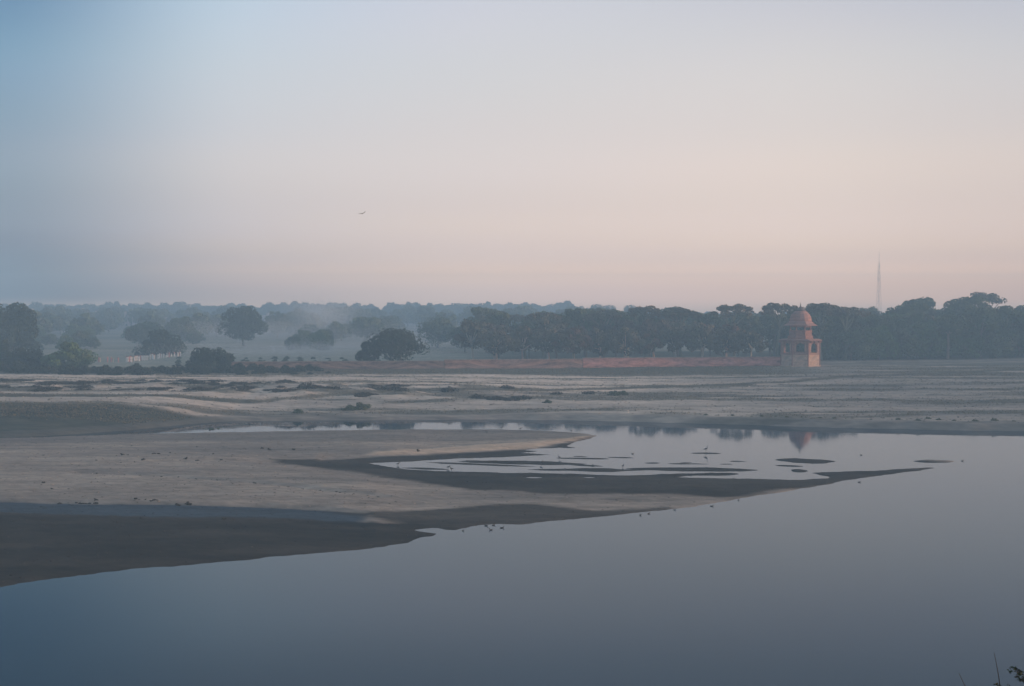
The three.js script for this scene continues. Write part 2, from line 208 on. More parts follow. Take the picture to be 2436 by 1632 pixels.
function grassShare(x, z, d) {
  const streak = fbm(x * 0.018, z * 0.16, 4, 41) + 0.5 * fbm(x * 0.12, z * 0.3, 3, 44);
  let g = sm(-0.04, 0.26, streak) * 0.75;
  const t = zAt(TERRACE, x + 3 * noise(x * 0.1, z * 0.1, 9)) - z;
  g = Math.max(g, 0.9 * sm(-1.6, -0.6, t) * sm(2.0, 0.4, t));
  g = Math.max(g, 0.85 * sm(-2.6, -1.4, t + 14) * sm(1.6, 0.2, t + 14) * sm(40, 0, x) * sm(0.0, 0.25, noise(x * 0.05, 2, 2) + 0.2));
  const wallBand = sm(306, 314, -z + 2.5 * noise(x * 0.06, 7, 3)) * sm(-10, 20, 72 - x);
  g = Math.max(g, 0.95 * wallBand);
  g = Math.max(g, 0.75 * sm(60, 95, x) * sm(0, 0.25, fbm(x * 0.02, z * 0.1, 3, 61) + 0.12));
  g = Math.max(g, 0.97 * sm(-30, -44, x) * sm(225, 220, -z + 3 * noise(x * 0.07, 4, 6)));
  g = Math.max(g, 0.8 * sm(0.0, 0.2, fbm(x * 0.1, z * 0.14, 4, 47)) * sm(240, 246, -z) * sm(288, 278, -z) * sm(20, -20, x));
  g = Math.max(g, sm(370, 400, -z + 8 * noise(x * 0.04, z * 0.04, 15)) * sm(-24, 4, x)); g *= 1 - 0.85 * sm(338, 346, -z) * sm(4, -24, x);
  return g;
}
function bankColour(x, z) {
  const d = bankInland(x, z), warp = 1.5 * noise(x * 0.15, z * 0.3, 19);
  const west = sm(70, 20, x), field = sm(338, 346, -z);
  let c = mix3(mix3([.35, .29, .24], [.54, .435, .345], west * (1 - field)), mix3([.185, .165, .148], [.30, .25, .21], west), clamp(0.36 + 1.1 * fbm(x * 0.03, z * 0.12, 4, 51)));
  c = mix3(c, [.30, .285, .215], 0.8 * field * west);
  const strip = sm(-4, 2, -z + warp * 2 - mix(mix(281, 261, sm(-72, -28, x)), 278, sm(10, 45, x))) * sm(315, 306, -z + warp) * sm(46, 18, x);
  c = mix3(c, [.64, .50, .39], 0.95 * strip);
  c = mix3(c, mix3([.06, .064, .044], [.095, .088, .062], clamp(0.5 + 2 * fbm(x * 0.2, z * 0.3, 3, 71))), grassShare(x, z, d));
  c = mix3(c, [.045, .052, .042], 0.8 * sm(-34, -50, x) * sm(224, 219, -z + 3 * noise(x * 0.07, 4, 6)) * (0.75 + fbm(x * 0.1, z * 0.4, 3, 77)));
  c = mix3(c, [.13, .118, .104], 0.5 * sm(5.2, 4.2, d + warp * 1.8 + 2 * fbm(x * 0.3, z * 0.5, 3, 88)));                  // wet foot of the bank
  const g = 1 + 0.25 * fbm(x * 0.05, z * 0.3, 4, 84) + 0.5 * fbm(x * 0.35, z * 0.8, 4, 83) + rr(-0.16, 0.16);
  return c.map((v) => v * g);
}
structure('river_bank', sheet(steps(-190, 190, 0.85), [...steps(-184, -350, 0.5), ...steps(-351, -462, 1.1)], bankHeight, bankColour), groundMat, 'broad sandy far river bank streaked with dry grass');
structure('plain', sheet([...steps(-650, -400, 50), ...steps(-380, 380, 20), ...steps(400, 650, 50)], [...steps(-458, -900, 12), ...steps(-920, -1280, 40)], (x, z) => 2.9 + 0.5 * fbm(x * 0.01, z * 0.01, 3, 5) * sm(-470, -560, z), (x, z) => mix3([.17, .16, .115], [.33, .30, .23], clamp(0.5 + 2 * fbm(x * 0.012, z * 0.03, 4, 91)))), groundMat, 'flat wooded plain running to the misty horizon');
structure('near_bank', sheet(steps(-90, 90, 2), steps(30, -34, 1), (x, z) => 1.7 * sm(-34, -12, z) - 0.6 + 0.2 * noise(x * 0.2, z * 0.2), () => [.12, .105, .08].map((v) => v * rr(0.8, 1.2))), groundMat, 'earth bank on the near side of the river');

// ---------------------------------------------------------------- water
{
  const N = 512, d = new Uint8Array(N * N * 4), T = 2 * Math.PI;
  const wav = []; for (let k = 0; k < 46; k++) { const f = 3 + Math.floor(rr(0, 34)), a = rr(0, T); wav.push([Math.round(f * Math.cos(a)), Math.round(f * Math.sin(a)), rr(0, T), 1 / f ** 0.8]); }
  for (let j = 0; j < N; j++) for (let i = 0; i < N; i++) { let v = 0; for (const [a, b, p, w] of wav) v += w * Math.sin(T * (a * i + b * j) / N + p); d.fill(clamp(128 + v * 42, 0, 255), (j * N + i) * 4, (j * N + i) * 4 + 3); d[(j * N + i) * 4 + 3] = 255; }
  const bump = new THREE.DataTexture(d, N, N); bump.wrapS = bump.wrapT = THREE.RepeatWrapping; bump.magFilter = bump.minFilter = THREE.LinearFilter; bump.repeat.set(1 / 9, 1 / 9); bump.needsUpdate = true;
  const g = new THREE.PlaneGeometry(400, 262); g.rotateX(-Math.PI / 2); g.translate(0, 0, -103);
  const uv = g.attributes.uv, p = g.attributes.position; for (let k = 0; k < uv.count; k++) uv.setXY(k, p.getX(k), p.getZ(k));
  structure('river', g, new THREE.MeshPhysicalMaterial({ color: new THREE.Color(.003, .024, .046), roughness: 0.035, ior: 1.15, bumpMap: bump, bumpScale: 0.0016 }), 'still grey blue river mirroring the dawn sky', 'water');
}
const SMOKE = [[-108, 8.5, -590, 36, 4, 40, 150000], [-88, 14, -660, 15, 6, 20, 180000], [-62, 5, -430, 40, 1.8, 34, 100000], [-40, 7, -540, 70, 4, 60, 180000]];   // x, y, z, spread, flakes
// ---------------------------------------------------------------- wall and tower of the garden
function mottled(base, spread, size = 256, sx = 1, sy = 1, s = 0) {
  const d = new Uint8Array(size * size * 4), tone = new THREE.Color();
  for (let j = 0; j < size; j++) for (let i = 0; i < size; i++) {
    const u = i / size, v = j / size, w = (f, k) => fbm(Math.cos(u * 6.2832) * f, Math.sin(u * 6.2832) * f + 3 * Math.cos(v * 6.2832) * f, 4, s + k + Math.sin(v * 6.2832) * f);
    const g = 1 + spread * (1.4 * w(1.2, 0) + 1.0 * w(4, 9) + rr(-0.25, 0.25)), warm = 1 + 0.25 * w(0.8, 17);
    tone.setRGB(base[0] * g * warm, base[1] * g, base[2] * g / warm).convertLinearToSRGB();
    d.set([clamp(tone.r) * 255, clamp(tone.g) * 255, clamp(tone.b) * 255, 255], (j * size + i) * 4);
  }
  const t = new THREE.DataTexture(d, size, size); t.wrapS = t.wrapT = THREE.RepeatWrapping; t.magFilter = t.minFilter = THREE.LinearFilter; t.colorSpace = THREE.SRGBColorSpace; t.repeat.set(sx, sy); t.needsUpdate = true; return t;
}
const stone = (base, spread, sx, sy, s) => new THREE.MeshStandardMaterial({ roughness: 0.95, map: mottled(base, spread, 128, sx, sy, s) });
const redStone = stone([.33, .165, .13], 0.5, .2, .2, 1), paleStone = stone([.50, .34, .25], 0.5, .15, .15, 5), darkStone = stone([.13, .095, .085], 0.5, .2, .2, 8), wallStone = stone([.46, .225, .19], 0.7, .05, .12, 12), oldWall = stone([.25, .168, .14], 0.8, .04, .1, 15), coping = stone([.26, .20, .17], 0.6, .1, .2, 18);

const TOWER = [71, 3, -350];
{
  const t = thing('corner_tower', 'red sandstone octagonal tower with a domed pavilion on top beside the garden wall', 'tower', [TOWER[0], TOWER[1] - 0.15, TOWER[2]], Math.atan2(-TOWER[0], -TOWER[2]) );
  const oct = (a, k) => { const r = a / Math.cos(Math.PI / 8), w = Math.PI / 8 + k * Math.PI / 4; return [r * Math.sin(w), r * Math.cos(w)]; };
  const octShape = (a, hole) => { const s = new THREE.Shape(), put = (q, r) => { for (let k = 0; k <= 8; k++) { const [x, y] = oct(r, k % 8); k ? q.lineTo(x, y) : q.moveTo(x, y); } return q; }; put(s, a); if (hole) s.holes.push(put(new THREE.Path(), hole)); return s; };
  const slab = (a, y, h, hole, bevel = 0) => { const g = new THREE.ExtrudeGeometry(octShape(a - bevel, hole), { depth: h - 2 * bevel, bevelEnabled: bevel > 0, bevelSize: bevel, bevelThickness: bevel, bevelSegments: 1 }); g.rotateX(-Math.PI / 2); g.translate(0, y + bevel, 0); return g; };
  const flare = (rows) => {                             // eight-sided shell through [apothem, height] rows
    const g = new THREE.LatheGeometry(rows.map(([a, y]) => new THREE.Vector2(a / Math.cos(Math.PI / 8), y)), 8, Math.PI / 8); const f = g.toNonIndexed(); f.computeVertexNormals(); return f;
  };
  const panel = (a, y, h, inset, hole, m, name, deep = 0.45) => {            // one wall panel per side
    const w = 2 * a * Math.tan(Math.PI / 8);
    for (let k = 0; k < 8; k++) {
      const s = new THREE.Shape(); s.moveTo(-w / 2, 0); s.lineTo(w / 2, 0); s.lineTo(w / 2, h); s.lineTo(-w / 2, h); s.closePath();
      if (hole) { const [hw, y0, spring, top] = hole, q = new THREE.Path(); q.moveTo(-hw, y0); q.lineTo(hw, y0); q.lineTo(hw, spring); q.bezierCurveTo(hw, mix(spring, top, .62), hw * .45, mix(spring, top, .82), 0, top); q.bezierCurveTo(-hw * .45, mix(spring, top, .82), -hw, mix(spring, top, .62), -hw, spring); q.closePath(); s.holes.push(q); }
      const g = new THREE.ExtrudeGeometry(s, { depth: deep, bevelEnabled: false, curveSegments: 8 }); g.translate(0, y, a - deep - inset);
      part(name, g, m, t).rotation.y = k * Math.PI / 4;
    }
  };
  part('plinth', slab(4.95, -0.6, 0.95, null, 0.06), paleStone, t);
  part('base_core', slab(4.1, 0.35, 2.75), paleStone, t);
  panel(4.65, 0.35, 2.75, 0, null, paleStone, 'base_panel', 0.5);
  part('string_course', slab(4.78, 3.1, 0.2, null, 0.04), redStone, t);
  panel(4.65, 3.3, 3.15, 0, [0.98, 0.22, 1.75, 2.7], redStone, 'arch_panel', 0.5);
  for (let k = 0; k < 8; k++) {                         // corner shafts, niche frames and eave brackets
    const [x, z] = oct(4.62, k), g = new THREE.CylinderGeometry(0.15, 0.15, 6.0, 8); g.translate(x, 3.4, z); part('corner_shaft', g, redStone, t);
    const fr = new THREE.Shape(); fr.moveTo(-1.32, 0.12); fr.lineTo(1.32, 0.12); fr.lineTo(1.32, 2.95); fr.lineTo(-1.32, 2.95); fr.closePath(); const ho = new THREE.Path(); ho.moveTo(-1.2, 0.24); ho.lineTo(1.2, 0.24); ho.lineTo(1.2, 2.83); ho.lineTo(-1.2, 2.83); ho.closePath(); fr.holes.push(ho);
    const fg = new THREE.ExtrudeGeometry(fr, { depth: 0.09, bevelEnabled: false }); fg.translate(0, 3.3, 4.62); part('arch_frame', fg, paleStone, t).rotation.y = k * Math.PI / 4;
    for (const s of [-1.35, 0, 1.35]) { const b = new THREE.BoxGeometry(0.2, 0.42, 0.7); b.translate(s, 6.18, 4.9); part('bracket', b, redStone, t).rotation.y = k * Math.PI / 4; }
  }
  part('lower_eave', flare([[4.3, 6.66], [5.2, 6.5], [5.22, 6.6], [4.55, 6.8], [4.3, 6.8]]), redStone, t);
  part('terrace_floor', slab(4.5, 6.45, 0.42), redStone, t);
  part('drum_base', slab(3.05, 6.87, 0.75, null, 0.05), redStone, t);
  part('pavilion_base', slab(2.75, 7.62, 0.85, null, 0.06), redStone, t);
  panel(2.8, 8.47, 0.5, 0, null, redStone, 'railing', 0.12);
  for (let k = 0; k < 8; k++) {
    const [x, z] = oct(2.42, k); const g = mergeGeometries([new THREE.CylinderGeometry(0.17, 0.2, 1.75, 10).translate(x, 9.3, z), new THREE.BoxGeometry(0.5, 0.2, 0.5).translate(x, 8.57, z), new THREE.BoxGeometry(0.5, 0.22, 0.5).translate(x, 10.2, z)].map((q) => q.toNonIndexed())); part('column', g, redStone, t);
  }
  panel(2.62, 9.75, 0.85, 0, [0.72, -0.001, 0.05, 0.62], redStone, 'pavilion_arch', 0.25);
  part('upper_eave', flare([[2.5, 10.58], [4.05, 10.12], [4.08, 10.2], [3.5, 10.5], [3.05, 10.85], [2.75, 11.25], [2.4, 11.25]]), redStone, t);
  part('pavilion_ceiling', slab(2.66, 10.6, 0.16), redStone, t);
  const dome = new THREE.SplineCurve([[2.66, 11.1], [2.68, 11.5], [2.58, 12.05], [2.3, 12.7], [1.85, 13.25], [1.25, 13.72], [1.0, 13.85]].map((q) => new THREE.Vector2(...q))).getPoints(28);
  const dg = new THREE.LatheGeometry(dome, 64); { const p = dg.attributes.position; for (let k = 0; k < p.count; k++) { const a = Math.atan2(p.getZ(k), p.getX(k)), f = 1 - 0.035 * Math.abs(Math.sin(a * 8)); p.setX(k, p.getX(k) * f); p.setZ(k, p.getZ(k) * f); } dg.computeVertexNormals(); }
  const dm = part('dome', dg, redStone, t);
  part('lotus_cap', new THREE.LatheGeometry([[1.16, 13.66], [1.3, 13.78], [1.24, 13.9], [.84, 14.25], [.5, 14.55], [.25, 14.78], [.1, 14.92]].map((q) => new THREE.Vector2(...q)), 24), darkStone, dm);
  part('finial', new THREE.LatheGeometry([[.06, 14.86], [.16, 14.96], [.17, 15.06], [.05, 15.18], [.13, 15.3], [.13, 15.38], [.04, 15.5], [.03, 15.6], [.02, 15.95], [.0, 16.0]].map((q) => new THREE.Vector2(...q)), 12), darkStone, dm);
}
function wallRun(name, label, from, to, height, thick, m, seg) {
  const o = thing(name, label, 'wall', [from[0], 0, from[1]]); const dx = to[0] - from[0], dz = to[1] - from[1], len = Math.hypot(dx, dz); o.rotation.y = Math.atan2(-dz, dx);
  const body = new THREE.BoxGeometry(len, height + 1.2, thick, seg, 6, 1).translate(len / 2, height / 2 + 3 - 0.6, 0), p = body.attributes.position, uv = body.attributes.uv;
  for (let k = 0; k < p.count; k++) { uv.setXY(k, p.getX(k), p.getY(k)); }
  const top = new THREE.BoxGeometry(len, 0.16, thick + 0.22).translate(len / 2, 3 + height + 0.08, 0); { const q = top.attributes.uv, r = top.attributes.position; for (let k = 0; k < q.count; k++) q.setXY(k, r.getX(k), r.getY(k)); }
  part('wall_body', body, m, o); part('coping', top, coping, o);
  return o;
}
wallRun('garden_wall', 'long red sandstone garden wall running up to the domed tower', [66.6, -350], [17, -341.6], 2.25, 0.9, wallStone, 90);
wallRun('faded_wall', 'faded pinkish brown stretch of wall between the red wall and the old brown wall', [16.9, -341.6], [-16, -336], 2.0, 0.85, stone([.31, .19, .155], 0.7, .04, .1, 21), 60);
wallRun('old_wall', 'weathered brown stretch of garden wall in front of the lone spreading tree', [-16.1, -336], [-66, -330], 1.75, 0.8, oldWall, 90);

// ---------------------------------------------------------------- trees
const bark = rough({ roughness: 1 }), leafMat = rough({ roughness: 0.9, side: THREE.DoubleSide });
const GREEN = [[0.094, 0.115, 0.061], [0.082, 0.104, 0.054], [0.112, 0.126, 0.065], [0.1, 0.1, 0.061]], DUSTY = [[0.127, 0.119, 0.084], [0.112, 0.112, 0.08], [0.144, 0.119, 0.08], [0.115, 0.1, 0.077]], FRESH = [[0.1, 0.143, 0.051], [0.083, 0.125, 0.046], [0.108, 0.136, 0.057]], RUST = [[0.158, 0.09, 0.06], [0.128, 0.083, 0.057], [0.105, 0.09, 0.06]], DARK = [[.034, .046, .026], [.028, .040, .022], [.040, .050, .028]];
const dirOnBall = () => { const z = rr(-1, 1), a = rr(0, 6.2832), r = Math.sqrt(1 - z * z); return V(r * Math.cos(a), z, r * Math.sin(a)); };
function crownLeaves(s, lobes, perLobe, size, tones, hollow = 0.55) {
  for (const { at, r, flat = 0.8 } of lobes) {
    const tint = tones[Math.floor(rnd() * tones.length)], n = Math.round(perLobe * rr(0.8, 1.2));
    for (let k = 0; k < n; k++) {
      const d = dirOnBall(), q = r * (hollow + (1.08 - hollow) * Math.cbrt(rnd())), c = at.clone().add(V(d.x * q, d.y * q * flat, d.z * q));
      const nrm = d.clone().add(dirOnBall().multiplyScalar(0.8)).normalize(), u = V(0.3, 1, 0.2).cross(nrm).normalize(), v = nrm.clone().cross(u), z = size * rr(0.6, 1.3), g = rr(0.72, 1.28);
      const spin = rr(0, 3.14), uu = u.clone().multiplyScalar(Math.cos(spin)).addScaledVector(v, Math.sin(spin)), vv = nrm.clone().cross(uu);
      s.leaf(c, uu.multiplyScalar(z * 0.75), vv.multiplyScalar(z * 0.5), nrm, tint.map((t) => t * g));
    }
  }
}
function limb(s, a, b, r0, r1, col, sag = 0.12, n = 4) { const pts = [], rad = [], len = a.distanceTo(b), w = dirOnBall().multiplyScalar(len * sag); for (let k = 0; k <= n; k++) { const t = k / n; pts.push(a.clone().lerp(b, t).addScaledVector(w, Math.sin(t * Math.PI))); rad.push(mix(r0, r1, t)); } s.tube(pts, rad, 6, col); }
// kind: how the crown sits (dome, flat, bush)
function treeShapes({ h, w, stem, lobes: nL, per, size, tones, kind = 'dome', trunks = 1, lumpy = 0.5, under = 0.55, barkCol = [.16, .135, .11] }) {
  const T = new Shape3(), C = new Shape3(), lobes = [], base = kind === 'bush' ? 0 : stem * 0.85, ch = h - base;
  for (let k = 0; k < nL; k++) {
    const a = k * 2.39996 + rr(-0.4, 0.4), f = Math.sqrt((k + 0.5) / nL), R = w / 2 * f * rr(0.82, 1.08);
    const rim = kind === 'flat' ? 1 - 0.25 * f ** 2.5 : kind === 'bush' ? Math.sqrt(Math.max(0.04, 1 - f * f * 0.92)) : Math.sqrt(Math.max(0.06, 1 - f * f * 0.85));
    const lump = kind === 'flat' ? 1 : 1 - lumpy * 0.5 + lumpy * (0.5 + noise(Math.cos(a) * f * 2.2 + w, Math.sin(a) * f * 2.2, h)) * rr(0.8, 1.1);
    const r = w * rr(0.09, 0.17) * (kind === 'flat' ? 0.85 : 1), levels = kind === 'flat' ? 1 : rim > 0.75 && rnd() < under ? 2 : 1;
    for (let l = 0; l < levels; l++) { const y = base + (l ? rr(0.15, 0.5) : Math.min(rr(0.9, 1.02), rim * lump * rr(0.86, 1.02))) * ch - r * 0.55; lobes.push({ at: V(R * Math.cos(a), Math.max(y, r * 0.55), R * Math.sin(a)), r: r * (l ? 1.1 : 1), flat: kind === 'flat' ? 0.5 : 0.78 }); }
  }
  crownLeaves(C, lobes, per, size, tones);
  for (let q = 0; q < trunks; q++) {
    const b = trunks > 1 ? V((q - (trunks - 1) / 2) * w * 0.24, -0.4, rr(-0.4, 0.4)) : V(0, -0.4, 0), fork = b.clone().add(V(rr(-0.5, 0.5), stem + 0.4, rr(-0.5, 0.5))), r0 = h * 0.022 + 0.06;
    const bc = barkCol.map((v) => v * rr(0.85, 1.15));
    limb(T, b, fork, r0 * 1.25, r0 * 0.8, bc, 0.05, 5);
    const mine = lobes.filter((L, k) => k % trunks === q && (k % 3 === 0 || nL < 14)).slice(0, 9);
    for (const L of mine) limb(T, fork, L.at, r0 * 0.55, r0 * 0.14, bc, 0.1, 4);
  }
  return [T.build(), C.build()];
}
function treeThing(name, label, shapes, at, turn, group) { const o = thing(name, label, 'tree', at, turn, group); part('trunk', shapes[0], bark, o); part('crown', shapes[1], leafMat, o); return o; }
function kinds(n, spec) { return Array.from({ length: n }, () => treeShapes(typeof spec === 'function' ? spec() : spec)); }
// a stand of trees: the first of each variant is built, the others are copies of it
function stand(name, variants, spots, group) {                              // spots: [x, z, scale, turn, label, y?]
  const first = new Map();
  spots.forEach(([x, z, s, turn, label, sy = 1], k) => {
    const v = Math.floor(rnd() * variants.length), y = z < -460 ? 2.9 : bankHeight(x, z), sc = [s * rr(0.92, 1.1), s * sy, s * rr(0.92, 1.1)];
    if (!first.has(v)) { const o = treeThing(name, label, variants[v], [x, y, z], turn, group); o.scale.set(...sc); first.set(v, o); }
    else copyOf(first.get(v), [x, y, z], turn, sc, label, group);
  });
}
const frontKinds = kinds(8, () => ({ h: rr(8.6, 10.8), w: rr(7.5, 10.5), stem: rr(3.4, 4.8), under: 0.3, lobes: 24, per: 92, size: 0.48, lumpy: 0.8, tones: [DUSTY, DUSTY, GREEN, [[.10, .085, .07], [.085, .075, .062], [.115, .09, .07]]][Math.floor(rnd() * 4)], barkCol: [.48, .40, .33] }));
const rustKinds = kinds(1, () => ({ h: 9.6, w: 8.8, stem: 3.2, lobes: 24, per: 80, size: 0.5, tones: RUST, barkCol: [.26, .20, .16] }));
const tallKinds = kinds(5, () => ({ h: rr(14.5, 16), w: rr(11, 14), stem: rr(7, 8.5), lobes: 24, per: 110, size: 0.55, tones: GREEN, kind: 'dome', barkCol: [.2, .17, .14] }));
const flatKinds = kinds(3, () => ({ h: 16, w: rr(10, 12.5), stem: 8.5, lobes: 20, per: 70, size: 0.46, tones: DUSTY, kind: 'flat', barkCol: [.2, .17, .14] }));
const bushyKinds = kinds(4, () => ({ h: rr(8, 9.5), w: rr(9, 11), stem: 1, lobes: 30, per: 110, size: 0.5, tones: rnd() < 0.5 ? FRESH : GREEN, kind: 'bush' }));
const farKinds = kinds(4, () => ({ h: rr(10, 12), w: rr(11, 14), stem: 2.5, lobes: 22, per: 42, size: 0.95, tones: GREEN }));

{ // grove behind the wall
  const spots = [], rust = [];
  for (let x = -4; x < 66; x += rr(5.4, 7.2)) (rnd() < 0.16 ? rust : spots).push([x, -rr(357, 364) - 0.02 * x, rr(0.86, 1.04), rr(0, 6.28), '']);
  for (let x = -10; x < 62; x += rr(5.6, 7.6)) (rnd() < 0.14 ? rust : spots).push([x, -rr(370, 382), rr(0.95, 1.15), rr(0, 6.28), '']);
  for (const s of spots) s[4] = `dusty ${s[2] < 0.97 ? 'smaller' : 'larger'} pale trunked tree ${s[1] > -366 ? 'close' : 'deeper'} behind the garden wall ${s[0] > 42 ? 'near the tower' : s[0] > 16 ? 'along its middle' : 'at its far end'}`;
  for (const s of rust) s[4] = 'rusty brown leaved grove tree behind the garden wall';
  stand('grove_tree', frontKinds, spots, 'grove trees behind the garden wall'); stand('rusty_tree', rustKinds, rust, 'rusty grove trees behind the garden wall');
}
{ // taller trees deeper in the grove
  const spots = [], flats = [];
  for (let x = -4; x < 172; x += rr(7.5, 10.5)) (rnd() < 0.2 ? flats : spots).push([x, -rr(388, 408), rr(0.74, 0.92) * (1 + 0.2 * sm(95, 140, x)), rr(0, 6.28), '']);
  for (let x = -8; x < 182; x += rr(8, 12)) (rnd() < 0.3 ? flats : spots).push([x, -rr(418, 455), rr(0.74, 0.98) * (1 + 0.25 * sm(95, 150, x)), rr(0, 6.28), '']);
  for (let x = 12; x < 210; x += rr(9, 13)) spots.push([x, -rr(475, 540), rr(0.74, 0.95), rr(0, 6.28), '']);
  for (const [x, s] of [[36.5, .95], [45, .93], [59.6, .98], [73.5, 1.0], [84.4, 1.02], [91, .96], [25, .88], [8, .86]]) flats.push([x, -rr(383, 396), s, rr(0, 6.28), '', 1]);
  for (const s of spots) s[4] = `tall round topped tree ${s[1] > -410 ? 'just behind the front' : s[1] > -460 ? 'in the middle' : 'at the back'} of the grove ${s[0] > 80 ? 'past the tower' : s[0] > 40 ? 'near the tower' : 'away from the tower'}`;
  for (const s of flats) s[4] = `tall flat topped tree with thin spreading crown above the grove ${s[0] > 80 ? 'past the tower' : s[0] > 55 ? 'close to the tower' : 'behind the garden wall'}`;
  stand('tall_tree', tallKinds, spots, 'tall trees of the grove'); stand('flat_topped_tree', flatKinds, flats, 'flat topped trees of the grove');
}
{ // leafy trees right of the tower
  const spots = [];
  for (let x = 79; x < 165; x += rr(6, 8.5)) spots.push([x, -rr(384, 392) - 0.16 * (x - 79), rr(0.85, 1.12), rr(0, 6.28), '']);
  for (let x = 82; x < 165; x += rr(6.5, 9)) spots.push([x, -rr(399, 410) - 0.12 * (x - 79), rr(1.1, 1.4), rr(0, 6.28), '']);
  for (const s of spots) s[4] = `leafy bushy tree ${s[2] > 1.1 ? 'in the second row' : 'at the front'} of the grove ${s[0] < 110 ? 'beside the tower' : 'well past the tower'}`;
  stand('leafy_tree', bushyKinds, spots, 'leafy trees beside the tower');
}
// the lone spreading tree and its companion by the old wall
{
  const big = treeShapes({ h: 9.5, w: 13.4, under: 0.6, stem: 3.3, lobes: 38, per: 92, size: 0.4, tones: DARK, kind: 'dome', lumpy: 0.12, trunks: 2, barkCol: [.11, .095, .08] });
  treeThing('lone_tree', 'dark spreading tree on two trunks standing alone behind the old wall', big, [-27.8, 3, -339], 0.1);
  const low = treeShapes({ h: 6.6, w: 5.4, lumpy: 0.4, stem: 1.6, lobes: 20, per: 130, size: 0.42, tones: DARK, kind: 'bush', trunks: 1, barkCol: [.11, .095, .08] });
  treeThing('low_tree', 'low dark rounded tree pressed against the lone spreading tree', low, [-34.2, 3, -338], 0.4);
}
// single trees standing out of the mist on the left
const single = (name, label, x, z, h, w, tones, kind = 'dome', per = 110, size = 0.5) => treeThing(name, label, treeShapes({ h, w, stem: kind === 'bush' ? 1 : h * 0.28, lobes: Math.round(20 + w), per: per * (w > 14 ? 1.7 : 1), size, tones, kind, lumpy: kind === 'bush' ? 1 : 0.6 }), [x, z < -460 ? 2.9 : bankHeight(x, z), z], rr(0, 6.28));
single('dark_tree', 'large dark tree above the thicket at the far left end of the bank', -143, -402, 15.2, 18, DARK, 'bush');
single('dark_tree', 'dark tree behind the large dark one beyond the thicket', -158, -440, 13, 15, DARK, 'bush');
single('hazy_tree', 'round hazy tree just beyond the dark rounded bush by the crowd', -134, -520, 8.8, 13, GREEN);
single('rounded_bush_tree', 'dark rounded bushy tree right behind the standing crowd', -106, -430, 7.4, 12.5, DARK, 'bush');
single('hazy_tree', 'hazy round tree behind the dark rounded bush', -132, -565, 10.2, 12, GREEN);
single('misty_tree', 'tall lumpy misty tree standing above the smoke', -98, -520, 14.2, 15.5, DARK);
single('misty_tree', 'misty tree in the smoke with a broad low crown', -104, -700, 12.5, 17, GREEN);
single('misty_tree', 'small misty tree directly behind the low dark rounded tree', -72, -600, 7.6, 10, GREEN);
single('misty_tree', 'misty round tree seen over the lone spreading tree', -56, -620, 9.5, 10.5, GREEN);
single('misty_tree', 'misty domed tree at the left end of the grove', -26, -500, 10.5, 14, GREEN);
single('misty_tree', 'low misty tree beside the domed one at the left end of the grove', -15, -455, 8.4, 11, GREEN);
single('river_bush', 'bright green bush swelling out of the thicket on the far bank', -104, -333, 6.3, 11, FRESH, 'bush', 130, 0.42);
single('river_bush', 'broad dark bush under the large dark tree beside the bright green bush', -116, -337, 4.6, 11, DARK, 'bush', 130, 0.42);
single('river_bush', 'dark tangled bush at the outer end of the thicket under the large dark tree', -126, -346, 6.2, 13, DARK, 'bush', 150, 0.42);
single('river_bush', 'flat dark bush at the end of the thicket left of the lone tree', -69.5, -330, 5.0, 10.8, DARK, 'bush', 130, 0.4);

{ // bushy trees of the misty gardens behind the thicket
  const spots = []; for (let k = 0; k < 30; k++) { const d = rr(460, 640), x = -rr(0.12, 0.39) * d; if (Math.abs(x + 102) < 20 && d < 560) continue; spots.push([x, -d, rr(0.4, 0.85), rr(0, 6.28), `bushy misty green tree on the low ground ${x < -150 ? 'behind the large dark tree' : x < -110 ? 'behind the bright green bush' : 'beside the drifting smoke'}`]); }
  stand('garden_tree', bushyKinds, spots, 'misty trees behind the thicket');
}
{ // scattered trees on the misty plain, then woods that read as one mass
  const near = [], far = [];
  for (let k = 0; k < 46; k++) { const d = rr(560, 820), x = rr(-0.40, 0.02) * d - 6; near.push([x, -d, k % 2 ? rr(0.68, 0.85) : rr(0.9, 1.12), rr(0, 6.28), `hazy round crowned ${k % 2 ? 'smaller' : 'larger'} tree on the misty plain ${x < -150 ? 'beyond the thicket' : x < -60 ? 'beyond the smoke' : 'beyond the lone tree'}`]); }
  for (let k = 0; k < 96; k++) { const d = rr(760, 1000), x = rr(-0.42, 0.12) * d; far.push([x, -d, rr(0.85, 1.35), rr(0, 6.28), `faint blue tree far out on the plain ${x < -220 ? 'near the pale town houses' : x < -60 ? 'behind the drifting smoke' : x < 20 ? 'behind the lone tree and grove end' : 'behind the grove'}`]); }
  stand('plain_tree', farKinds, near, 'hazy trees on the plain'); stand('distant_tree', farKinds, far, 'faint far trees on the plain');
  const m = new THREE.Matrix4(), q = new THREE.Quaternion();
  farKinds.forEach((kind, v) => {
    const woods = new THREE.InstancedMesh(kind[1], leafMat, 190);
    for (let k = 0; k < 190; k++) { const end = k < 105, d = end ? rr(1170, 1262) : rr(960, 1150), x = rr(-0.46, 0.46) * d, s = x > 0.04 * d ? rr(0.6, 0.95) : end ? rr(1.36, 1.58) : rr(0.7, 1.1); q.setFromAxisAngle(V(0, 1, 0), rr(0, 6.28)); m.compose(V(x, 2.5, -d), q, V(s * rr(.65, 1.1), s * rr(.92, 1.06), s * rr(.65, 1.1))); woods.setMatrixAt(k, m); }
    woods.name = numbered('distant_woodland'); woods.userData = { kind: 'stuff', label: 'pale blue band of woodland fading into the horizon', category: 'woodland', group: 'far woodland' }; scene.add(shadows(woods));
  });
}

